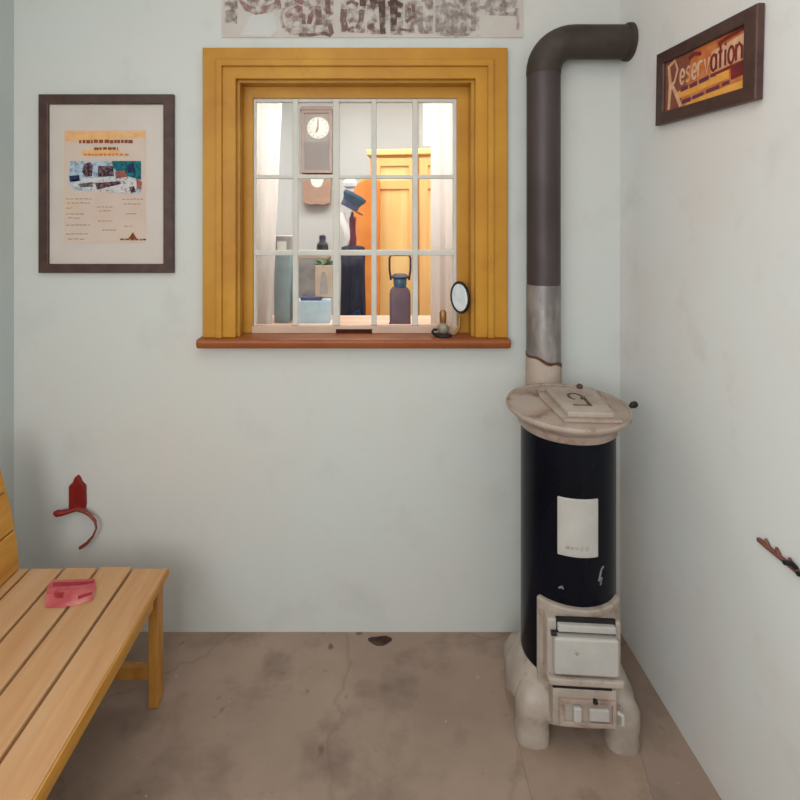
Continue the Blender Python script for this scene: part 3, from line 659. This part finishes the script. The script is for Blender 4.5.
# ------------------------------------------------------------------ red hook on the back wall
YH = D - 0.012
b = new()
hp = lambda px, py: W(px, py, YH)
prism(b, [hp(69, 486), hp(73, 482), hp(74.5, 478), hp(77, 475.5), hp(79.5, 478), hp(81, 482), hp(85, 486), hp(85.5, 505), hp(84, 511), hp(69, 511)], 'y', D - 0.016, D)
hook = tag(finish('wall_hook', b, M['red_hook'], bevel=0.003), 'small dark red iron hook on the wall above the bench end', 'hook')
b = new()
def h3(px, py, y): x, z = W(px, py, y); return (x, y, z)
tube(b, [h3(77, 509, YH), h3(70, 511, YH - 0.012), h3(62, 513, YH - 0.022), h3(57, 513.5, YH - 0.026), h3(53.5, 513, YH - 0.028)], [0.008, 0.008, 0.0105, 0.012, 0.005], 14)
finish('hook_arm', b, M['red_hook'], parent=hook, smooth=True)
b = new()
tube(b, [h3(78, 509, YH), h3(84, 511, YH - 0.01), h3(90, 515, YH - 0.02), h3(95, 521, YH - 0.026), h3(96.5, 528, YH - 0.028), h3(93, 536, YH - 0.026), h3(87, 543, YH - 0.022), h3(80, 548, YH - 0.018)],
     [0.009, 0.0075, 0.0065, 0.0055, 0.0036, 0.004, 0.0055, 0.0062], 14)
finish('hook_curve', b, M['red_wire'], parent=hook, smooth=True)

# ------------------------------------------------------------------ rail with pegs on the side wall
def rp(px, dz=0):                                         # point on the side wall under photo column px
    Y = XR * F / (px - VX); return Y
YR0, YR1, ZR = rp(757) - 0.01, 0.70, 0.757
b = new(); box(b, XR - 0.010, XR, YR1, YR0, ZR - 0.005, ZR + 0.005)
rl = tag(finish('peg_rail', b, M['rail'], bevel=0.003), 'thin rusty brown peg rail on the pale side wall', 'rail')
for px in (770, 781, 794):
    Y = rp(px); b = new(); tube(b, [(XR - 0.004, Y, ZR + 0.003), (XR - 0.005, Y + 0.003, ZR + 0.010), (XR - 0.006, Y + 0.006, ZR + 0.016)], [0.005, 0.004, 0.003], 10)
    finish('peg', b, M['rail'], parent=rl, smooth=True)
for px in (798, 812, 840):
    Y = rp(px); b = new(); tube(b, [(XR - 0.004, Y, ZR + 0.003), (XR - 0.014, Y, ZR + 0.014), (XR - 0.030, Y, ZR + 0.016)], [0.006, 0.006, 0.005], 10)
    finish('peg', b, M['black'], parent=rl, smooth=True)

# ------------------------------------------------------------------ dark scrap at the foot of the back wall
b = new(); c = (PX(380, 1.93), 1.93)
R0 = []; R1 = []
for i in range(14):
    t = 2 * PI * i / 14; r = 1 + 0.15 * math.sin(3 * t)
    R0.append((c[0] + 0.042 * r * math.cos(t), c[1] + 0.022 * r * math.sin(t), 0.0)); R1.append((c[0] + 0.032 * r * math.cos(t), c[1] + 0.015 * r * math.sin(t), 0.006 + 0.003 * math.sin(2 * t)))
loft(b, [R0, R1]); tag(finish('scrap', b, M['scrap'], smooth=True), 'small dark flat scrap lying on the floor against the back wall', 'scrap')

# ------------------------------------------------------------------ brass reflector lamp on the sill
YLp = D - 0.004
lamp = tag(empty('reflector_lamp', (PX(443, YLp), YLp, zs)), 'small brass lamp with round bright reflector standing on the red-brown sill', 'lamp')
def lp(name, b, m, **k): o = finish(name, b, m, **k); o.parent = lamp; return o
b = new(); lathe(b, [(0.030, 0), (0.032, 0.004), (0.030, 0.009), (0.016, 0.013)], 28); lp('foot', b, M['black'], smooth=True)
b = new(); lathe(b, [(0.014, 0.012), (0.021, 0.022), (0.022, 0.034), (0.015, 0.044), (0.009, 0.048)], 28); lp('oil_font', b, M['pewter'], smooth=True)
b = new(); lathe(b, [(0.009, 0.047), (0.012, 0.052), (0.013, 0.084), (0.009, 0.094)], 20); lp('burner', b, M['brass'], smooth=True)
b = new(); tube(b, [(-0.022, -0.004, 0.008), (-0.034, -0.008, 0.010), (-0.040, -0.010, 0.018), (-0.034, -0.008, 0.026), (-0.024, -0.004, 0.024)], 0.005, 10); lp('carry_ring', b, M['black'], smooth=True)
b = new(); tube(b, [(0.018, 0, 0.006), (0.046, 0.004, 0.008), (0.060, 0.008, 0.03), (0.062, 0.008, 0.07)], 0.006, 10); lp('reflector_arm', b, M['brass'], smooth=True)
ctr = Vector((PX(460.5, YLp) - PX(443, YLp), 0.004, PZ(297.5, YLp) - zs))
def disc(prof, n=36, cap=True):
    bm = new(); lathe(bm, prof, n, cap=cap)
    rot = Euler((math.radians(90), 0, math.radians(-64)), 'XYZ').to_matrix().to_4x4()
    bmesh.ops.transform(bm, matrix=Matrix.Translation(ctr) @ rot, verts=bm.verts); return bm
lp('reflector', disc([(0.046, 0.000), (0.052, 0.002), (0.046, 0.0045), (0.028, 0.0018), (0.008, 0.0005)]), M['reflector_shine'], smooth=True)
b = disc([(0.051, -0.003), (0.058, -0.002), (0.059, 0.003), (0.056, 0.006), (0.050, 0.005), (0.051, -0.003)], cap=False); lp('reflector_rim', b, M['black'], smooth=True)

# ------------------------------------------------------------------ office: counter under the window
ZK = 1.068
ct = tag(empty('office_counter', (0, D + WT + 0.004, 0)), 'pinkish wooden counter top inside the office behind the window', 'counter')
b = new(); box(b, PX(238, D) - 0.25, PX(474, D) + 0.25, 0, 0.36, ZK - 0.03, ZK); o = finish('counter_top', b, M['counter'], parent=ct, bevel=0.004)
for cx in (-0.68, 0.60):
    b = new(); box(b, cx - 0.02, cx + 0.02, 0.02, 0.34, 0, ZK - 0.03); finish('support', b, M['oak_dark'], parent=ct)
YC0 = D + WT
# curtains
def curtain(x0, x1, Yc, z0, z1, label, phase, e0=0.0, e1=0.0):
    bm = new(); n = 44; rows = []
    for z in (z1, (z0 + z1) / 2, z0):
        q = (z1 - z) / (z1 - z0); k = 0.7 + 0.5 * q; xa_, xb2 = x0 + e0 * q, x1 + e1 * q
        rows.append([(xa_ + (xb2 - xa_) * i / n, Yc + 0.012 * k * math.sin(i / n * 2 * PI * 5 + phase), z) for i in range(n + 1)])
    loft(bm, rows, cap=False, closed=False)
    o = finish('curtain', bm, M['curtain'], smooth=True)
    s = o.modifiers.new('thickness', 'SOLIDIFY'); s.thickness = 0.002
    return tag(o, label, 'curtain', 'cream curtains at the office window')
Yc = YC0 + 0.035
curtain(PX(205, Yc), PX(283, Yc), Yc, ZK + 0.005, 2.08, 'cream curtain in the office window on the clock side', 0.0, 0, -0.045)
curtain(PX(431, Yc), PX(505, Yc), Yc, ZK + 0.005, 2.08, 'cream curtain in the office window above the reflector lamp', 1.3)

# clock on the far wall
Yk = OY - 0.12
ck = tag(empty('wall_clock', (PX(316.5, Yk), OY, PZ(156, Yk))), 'tall greyish wooden wall clock with round cream dial in the office', 'clock')
def kk(name, b, m, par=ck, **k): o = finish(name, b, m, **k); o.parent = par; return o
u = Yk / F
def cz(py): return (156 - py) * u
b = new(); box(b, -15.5 * u, 15.5 * u, -0.11, -0.002, cz(173), cz(108)); kk('case', b, M['clockcase'], bevel=0.006)
b = new(); prism(b, [(-17 * u, cz(110)), (17 * u, cz(110)), (15.5 * u, cz(106.5)), (-15.5 * u, cz(106.5))], 'y', -0.125, -0.002); kk('cornice', b, M['clocktrim'], bevel=0.004)
b = new(); full_frame(b, (-15.5 * u, 15.5 * u, cz(173), cz(110)), (-12.5 * u, 12.5 * u, cz(170), cz(113)), -0.120, -0.108); kk('door_frame', b, M['clocktrim'], bevel=0.003)
b = new(); box(b, -12.5 * u, 12.5 * u, -0.1125, -0.108, cz(170), cz(142)); kk('pendulum_window', b, M['clockglass'])
def ydisc(prof, cx, czv, n=36):
    bm = new(); lathe(bm, prof, n)
    bmesh.ops.transform(bm, matrix=Matrix.Translation((cx, 0, czv)) @ Matrix.Rotation(math.radians(90), 4, 'X'), verts=bm.verts); return bm
dx, dz = 1.5 * u, cz(128)
dial = kk('dial', ydisc([(11 * u, 0.108), (11 * u, 0.118), (10.4 * u, 0.120)], dx, dz), M['dial'], smooth=True)
b = new(); stroke(b, [(dx, dz), (dx, dz + 7.5 * u)], 0.012, -0.1215); kk('minute_hand', b, M['clocktrim'], par=dial)
b = new(); stroke(b, [(dx, dz + 0.006), (dx - 2.0 * u, dz - 4.5 * u)], 0.016, -0.1218); kk('hour_hand', b, M['clocktrim'], par=dial)
b = new()
for h in range(12):
    t = h * PI / 6; stroke(b, [(dx + 8.2 * u * math.sin(t), dz + 8.2 * u * math.cos(t)), (dx + 9.6 * u * math.sin(t), dz + 9.6 * u * math.cos(t))], 0.008, -0.1213)
kk('dial_marks', b, M['clocktrim'], par=dial)
b = new(); prism(b, [(-14.5 * u, cz(174)), (14.5 * u, cz(174)), (13.5 * u, cz(203)), (7 * u, cz(205)), (0, cz(204)), (-7 * u, cz(205)), (-14 * u, cz(202))], 'y', -0.10, -0.002); br = kk('bracket', b, M['clockcarve'], bevel=0.004)
b = new(); prism(b, [(-7 * u, cz(177)), (8 * u, cz(177)), (5 * u, cz(186)), (0, cz(188)), (-5 * u, cz(185))], 'y', -0.106, -0.099); kk('pale_carving', b, M['dial'], par=br, bevel=0.003)

# pale window in the far wall
w2 = tag(empty('window_2', (0, OY, 0)), kind='structure')
def w2o(name, b, m): o = finish(name, b, m); o.parent = w2; o.matrix_parent_inverse = Matrix.Translation((0, -OY, 0)); return o
Yw = OY - 0.02; xa, za = W(419, 99, Yw); xb_, zb_ = W(466, 146, Yw)
b = new(); box(b, xa + 0.03, xb_, OY - 0.012, OY - 0.002, zb_, za); w2o('pane', b, M['outdoors'])
b = new(); full_frame(b, (xa, xb_ + 0.03, zb_ - 0.03, za + 0.03), (xa + 0.03, xb_, zb_, za), OY - 0.03, OY - 0.002); w2o('frame', b, M['sash'])

# wardrobe
Yd = 3.55
xl = PX(370, Yd)
wd = tag(empty('wardrobe', (xl, Yd, 0), (0, 0, math.radians(-8))), 'honey coloured wooden wardrobe with panelled door standing in the office', 'wardrobe')
def wk(name, b, m, par=wd, **k): o = finish(name, b, m, **k); o.parent = par; return o
WH = PZ(150, Yd); WWd = 0.64; dp = 0.42
b = new(); box(b, 0, WWd, 0.0, dp, 0.06, WH - 0.04); wk('carcass', b, M['oak_dark'], bevel=0.004)
b = new(); box(b, -0.02, WWd + 0.02, -0.03, dp, WH - 0.04, WH); wk('cornice', b, M['oak'], bevel=0.008)
b = new(); box(b, 0, WWd, 0.02, dp - 0.02, 0, 0.06); wk('plinth', b, M['oak_dark'])
def door(x0, x1):
    bm = new(); z0, z1 = 0.08, WH - 0.06
    st = 0.055
    box(bm, x0, x0 + st, -0.022, 0, z0, z1); box(bm, x1 - st, x1, -0.022, 0, z0, z1)
    for zz, h in ((z0, 0.09), (z0 + 0.72, 0.07), (z1 - 0.20, 0.06), (z1 - 0.05, 0.05)): box(bm, x0 + st, x1 - st, -0.022, 0, zz, zz + h)
    d = wk('door', bm, M['oak_dark'], bevel=0.003)
    bm = new(); box(bm, x0 + st, x1 - st, -0.010, -0.001, z0, z1); wk('door_panel', bm, M['oak'], par=d)
    return d
d1 = door(0.015, 0.315); d2 = door(0.325, WWd - 0.015)
b = new(); lathe(b, [(0.006, 0), (0.014, 0.008), (0.014, 0.016), (0.006, 0.022)], 14); bmesh.ops.transform(b, matrix=Matrix.Translation((0.30, -0.022, 1.0)) @ Matrix.Rotation(PI / 2, 4, 'X'), verts=b.verts)
wk('door_knob', b, M['brass'], par=d1, smooth=True)

# coat stand with cap, scarf, coat and orange-brown garment
Yt = 2.86
xt = PX(352, Yt)
def oz(py, Y=Yt): return PZ(py, Y)
stand = tag(empty('coat_stand', (xt, Yt, 0)), 'slim dark coat stand in the office, dressed with cap and coat', 'coat stand')
def st(name, b, m, **k): o = finish(name, b, m, **k); o.parent = stand; return o
b = new(); lathe(b, [(0.18, 0.0), (0.18, 0.015), (0.05, 0.035), (0.02, 0.05)], 28); st('base', b, M['black'], smooth=True)
b = new(); lathe(b, [(0.010, 0.05), (0.008, oz(214)), (0.006, oz(212))], 16); st('pole', b, M['black'], smooth=True)
b = new(); tube(b, [(-0.03, 0, oz(254)), (0, 0, oz(251)), (0.035, 0, oz(254))], 0.006, 10); st('hanger_arm', b, M['black'], smooth=True)
uu = Yt / F
# coat: narrow, hanging in folds
b = new(); rings = []
for py, hx, hy in ((245.5, 5, 0.024), (247, 11, 0.045), (252, 12.2, 0.05), (265, 11.6, 0.055), (285, 11.8, 0.055), (305, 12.4, 0.06), (322, 12.6, 0.062), (360, 13.5, 0.066)):
    rings.append([((hx * uu) * math.cos(t) * (1 + 0.05 * math.sin(7 * t)), hy * math.sin(t) * (1 + 0.10 * math.sin(7 * t)), oz(py)) for t in [2 * PI * i / 56 for i in range(56)]])
loft(b, rings, cap=False)
coat = finish('coat', b, M['coat'], smooth=True, loc=(PX(353, Yt), Yt, 0)); tag(coat, 'near-black long coat hanging on the coat stand', 'coat')
b = new(); prism(b, [(-2 * uu, oz(312)), (7 * uu, oz(308)), (9 * uu, oz(320)), (-2 * uu, oz(322))], 'y', -0.074, -0.05); finish('lining', b, M['coat_blue'], parent=coat)
# maroon scarf and white collar
b = new(); tube(b, [(0, 0, oz(245)), (0.002, -0.004, oz(240)), (0.0, -0.004, oz(232)), (0.003, -0.003, oz(224)), (0.004, -0.002, oz(217))], [3.8 * uu, 4.4 * uu, 3.6 * uu, 3.2 * uu, 3.6 * uu], 18, cap=False)
tag(finish('scarf', b, M['maroon'], smooth=True, loc=(xt, Yt, 0)), 'maroon scarf tied around the coat stand under the cap', 'scarf')
b = new(); tube(b, [(-9.5 * uu, -0.005, oz(212)), (-8.5 * uu, -0.015, oz(222)), (-6 * uu, -0.02, oz(230)), (-4.6 * uu, -0.02, oz(238)), (-6 * uu, -0.01, oz(244))], [2.0 * uu, 4.0 * uu, 4.2 * uu, 3.0 * uu, 2.6 * uu], 18)
tag(finish('shirt', b, M['white_cloth'], smooth=True, loc=(xt, Yt, 0)), 'white shirt draped beside the maroon scarf on the stand', 'shirt')
# cap: soft crown with a black peak sloping down
cap = tag(empty('cap', (PX(352, Yt), Yt - 0.01, oz(202)), (0, math.radians(28), 0)), 'navy cap with black peak perched on the coat stand', 'cap')
b = new(); lathe(b, [(8.0 * uu, -6 * uu), (8.6 * uu, -2 * uu), (10.5 * uu, 2 * uu), (12.4 * uu, 5.5 * uu), (11.6 * uu, 8 * uu), (6 * uu, 9 * uu)], 32); finish('crown', b, M['cap'], parent=cap, smooth=True)
b = new(); lathe(b, [(8.6 * uu, -7.0 * uu), (9.0 * uu, -6.5 * uu), (9.2 * uu, -2.0 * uu), (8.8 * uu, -1.5 * uu)], 32); finish('band', b, M['cap_band'], parent=cap, smooth=True)
b = new(); prism(b, [(7 * uu, -5 * uu), (11 * uu, -4.4 * uu), (15 * uu, -1.8 * uu), (16 * uu, 0), (15 * uu, 1.8 * uu), (11 * uu, 4.4 * uu), (7 * uu, 5 * uu)], 'z', -7.4 * uu, -6.0 * uu); finish('peak', b, M['black'], parent=cap, bevel=0.003)
# white folded cloth at the top
b = new(); Yj = Yt - 0.0
lathe(b, [(3 * uu, 0), (6.5 * uu, 2 * uu), (7 * uu, 6 * uu), (4 * uu, 9.5 * uu)], 24)
tag(finish('white_hat', b, M['white_cloth'], smooth=True, loc=(PX(350, Yt), Yt, oz(188.5))), 'small white cap topping the dressed coat stand', 'hat')
# orange-brown garment behind
Yo = 3.475
b = new()
prof = [(372, 176), (364, 178), (357, 183), (353, 192), (352, 206), (353, 230), (352, 262), (351, 330), (372, 330), (380, 330), (380, 180)]
prism(b, [W(px, py, Yo) for px, py in prof], 'y', Yo - 0.035, Yo + 0.03)
tag(finish('hanging_jacket', b, M['orange_cloth'], bevel=0.02, segs=3), 'orange-brown jacket hanging between coat stand and wardrobe', 'jacket')

# lantern on the counter
Yn = 2.19
ln = tag(empty('lantern', (PX(400, Yn), Yn, ZK)), 'plum-grey metal hand lantern with blue glass and wire handle on the counter', 'lantern')
v = Yn / F
def nk(name, b, m, par=ln, **k): o = finish(name, b, m, **k); o.parent = par; return o
zb0 = PZ(325, Yn)
def nz(py): return PZ(py, Yn) - ZK
b = new(); loft(b, [sq_ring(0, 0, hx * v, hx * v * 0.8, z, 6, 36) for hx, z in ((10.5, 0.0), (11, 0.006), (11, 0.016), (10, 0.020))]); nk('base', b, M['lamp_dark'], smooth=True)
b = new(); loft(b, [sq_ring(0, 0, hx * v, hx * v * 0.8, z, 6, 36) for hx, z in ((10.2, 0.018), (10.4, 0.03), (10.4, nz(294)), (9.6, nz(290)), (7, nz(287)))]); nk('oil_tank', b, M['lamp_body'], smooth=True)
b = new(); lathe(b, [(5.4 * v, nz(289)), (6.6 * v, nz(284)), (6.8 * v, nz(279)), (5.6 * v, nz(277))], 28); nk('globe', b, M['lamp_blue'], smooth=True)
b = new(); lathe(b, [(9 * v, nz(278)), (9.2 * v, nz(276.5)), (6 * v, nz(274)), (3 * v, nz(273.5))], 28); nk('chimney_cap', b, M['lamp_dark'], smooth=True)
b = new(); tube(b, [(-9 * v, 0, nz(280)), (-10.5 * v, 0, nz(270)), (-10.5 * v, 0, nz(258)), (-8.5 * v, 0, nz(254.5)), (0, 0, nz(254)), (8.5 * v, 0, nz(254.5)), (10.5 * v, 0, nz(258)), (10.5 * v, 0, nz(270)), (9 * v, 0, nz(280))], 0.0042, 10)
hd = nk('handle', b, M['lamp_dark'], smooth=True)
b = new(); tube(b, [(-7.5 * v, 0, nz(254.2)), (7.5 * v, 0, nz(254.2))], 0.008, 12); nk('grip', b, M['lamp_body'], par=hd, smooth=True)

# things at the other end of the counter
def boxthing(name, l, t, r, bt, Y, dep, m, label, cat, lean=0.0, bev=0.003):
    x0, z1 = W(l, t, Y); x1, _ = W(r, bt, Y)
    o = empty(name, ((x0 + x1) / 2, Y, ZK), (lean, 0, 0)); tag(o, label, cat); return o, x1 - x0, z1 - ZK
Ya = 2.30
bi, wv, hv = boxthing('box_file', 274, 236, 290, 0, Ya, 0.1, None, 'tall slate-green box file standing on the office counter', 'box file')
b = new(); box(b, -wv / 2, wv / 2, 0, 0.14, 0, hv * 0.78); finish('case', b, M['slate'], parent=bi, bevel=0.003)
b = new(); box(b, -wv / 2 - 0.002, wv / 2 + 0.002, -0.002, 0.142, hv * 0.78, hv); finish('lid', b, M['greybox'], parent=bi, bevel=0.003)
b = new(); box(b, -wv * 0.28, wv * 0.28, -0.005, 0.0, hv * 0.84, hv * 0.94); finish('label_card', b, M['dial'], parent=bi)
# paper tray (pale blue) with white front
Yq = 2.20
tr, wv, hv = boxthing('paper_tray', 293, 301, 330, 0, Yq, 0.1, None, 'pale blue paper tray with white base on the office counter', 'tray')
b = new(); box(b, -wv / 2, wv / 2, 0, 0.085, 0.014, hv); finish('bin', b, M['paleblue'], parent=tr, bevel=0.004)
b = new(); box(b, -wv / 2 - 0.004, wv / 2 + 0.004, -0.008, 0.09, 0, 0.016); finish('tray_base', b, M['white_cloth'], parent=tr, bevel=0.003)
b = new(); box(b, -wv * 0.30, wv * 0.25, 0.01, 0.075, hv, hv + 0.012); finish('papers', b, M['cap_band'], parent=tr)
ztray = ZK + hv + 0.012
# beige portrait card standing on the tray
cardo = tag(empty('photo_card', (PX(323, Yq), Yq + 0.03, ztray)), 'beige photo card standing upright on the pale blue tray', 'card')
hc = PZ(266, Yq) - ztray
b = new(); box(b, -0.036, 0.036, 0, 0.006, 0, hc); finish('card', b, M['beige'], parent=cardo, bevel=0.002)
b = new(); prism(b, [(-0.016, 0.012), (0.018, 0.012), (0.014, hc * .55), (0.006, hc * .8), (-0.008, hc * .8), (-0.014, hc * .5)], 'y', -0.001, 0.001); finish('portrait', b, M['greybox'], parent=cardo)
# leafy plant in a grey pot behind the tray
Yg = 2.336
pl = tag(empty('potted_plant', (PX(324, Yg), Yg, ZK)), 'small leafy green plant in a tall grey pot on the office counter', 'plant')
hg = PZ(266, Yg) - ZK
b = new(); lathe(b, [(0.030, 0), (0.040, hg - 0.03), (0.042, hg - 0.02), (0.036, hg - 0.018)], 24); finish('pot', b, M['greybox'], parent=pl, smooth=True)
b = new(); r = random.Random(4)
for i in range(60):
    a = r.uniform(0, 2 * PI); e = r.uniform(-0.2, 1.0); L = r.uniform(0.03, 0.048)
    bp0 = Vector((0.014 * math.cos(a), 0.014 * math.sin(a), hg - 0.02 + r.uniform(0, 0.03)))
    d = Vector((math.cos(a) * math.cos(e), math.sin(a) * math.cos(e), math.sin(e))); sd = Vector((-math.sin(a), math.cos(a), 0)) * 0.012
    b.faces.new([b.verts.new(p) for p in (bp0, bp0 + d * L * 0.5 + sd, bp0 + d * L, bp0 + d * L * 0.5 - sd)])
finish('foliage', b, M['leafgreen'], parent=pl)
# grey box with a dark ink bottle on it, behind the plant
Yx = 2.41
sbx = tag(empty('stationery_box', (PX(313, Yx), Yx, ZK)), 'warm grey upright stationery box behind the potted plant', 'box')
hx_ = PZ(252, Yx) - ZK; wx_ = PX(331, Yx) - PX(296, Yx)
b = new(); box(b, -wx_ / 2, wx_ / 2, 0, 0.06, 0, hx_ - 0.03); finish('case', b, M['greybox'], parent=sbx, bevel=0.003)
b = new(); box(b, -wx_ / 2 - 0.002, wx_ / 2 + 0.002, -0.002, 0.062, hx_ - 0.03, hx_); finish('lid', b, M['beige'], parent=sbx, bevel=0.003)
Yi = Yx + 0.03
ink = tag(empty('ink_bottle', (PX(322.5, Yi), Yi, ZK + hx_)), 'small black ink bottle standing on the grey stationery box', 'bottle')
b = new(); lathe(b, [(0.024, 0), (0.027, 0.008), (0.026, 0.034), (0.013, 0.046), (0.012, 0.052)], 24); finish('glass', b, M['black'], parent=ink, smooth=True)
b = new(); lathe(b, [(0.015, 0.052), (0.016, 0.056), (0.015, 0.072), (0.010, 0.076)], 20); finish('stopper', b, M['lamp_dark'], parent=ink, smooth=True)

# ------------------------------------------------------------------ light
def area(name, loc, rot, sx_, sy_, e, colr=(1, 1, 1)):
    l = bpy.data.lights.new(name, 'AREA'); l.shape = 'RECTANGLE'; l.size = sx_; l.size_y = sy_; l.energy = e; l.color = colr
    o = bpy.data.objects.new(name, l); COL.objects.link(o); o.location = loc; o.rotation_euler = rot; return o
area('daylight_behind', (-0.75, -1.45, 1.8), (math.radians(80), 0, math.radians(-24)), 1.5, 1.6, 43, (0.955, 0.98, 1.0))
area('side_fill', (XL + 0.03, -0.45, 1.75), (math.radians(90), 0, math.radians(-90)), 0.9, 1.2, 8.5, (0.975, 0.985, 1.0))  # unseen fill added to brighten the wall on the stove side
area('room_light', (-0.1, 0.3, 2.70), (0, 0, 0), 1.2, 1.4, 11, (1.0, 0.985, 0.965))
area('office_light', (0.1, 2.95, 2.70), (0, 0, 0), 2.4, 1.3, 66, (0.985, 0.99, 1.0))
w = bpy.data.worlds.new('world'); S.world = w; w.use_nodes = True
w.node_tree.nodes['Background'].inputs['Color'].default_value = (0.92, 0.97, 1.0, 1); w.node_tree.nodes['Background'].inputs['Strength'].default_value = 0.62

# ------------------------------------------------------------------ camera
cam = bpy.data.cameras.new('camera'); co = bpy.data.objects.new('camera', cam); COL.objects.link(co)
co.location = (0, 0, H); co.rotation_euler = (math.radians(90), 0, 0)
cam.sensor_width = 36; cam.lens = 36 * F / 800; cam.shift_x = (400 - VX) / 800; cam.shift_y = -(400 - VY) / 800
cam.clip_start = 0.02; S.camera = co
S.view_settings.view_transform = 'Standard'; S.view_settings.look = 'None'; S.view_settings.exposure = 0.0
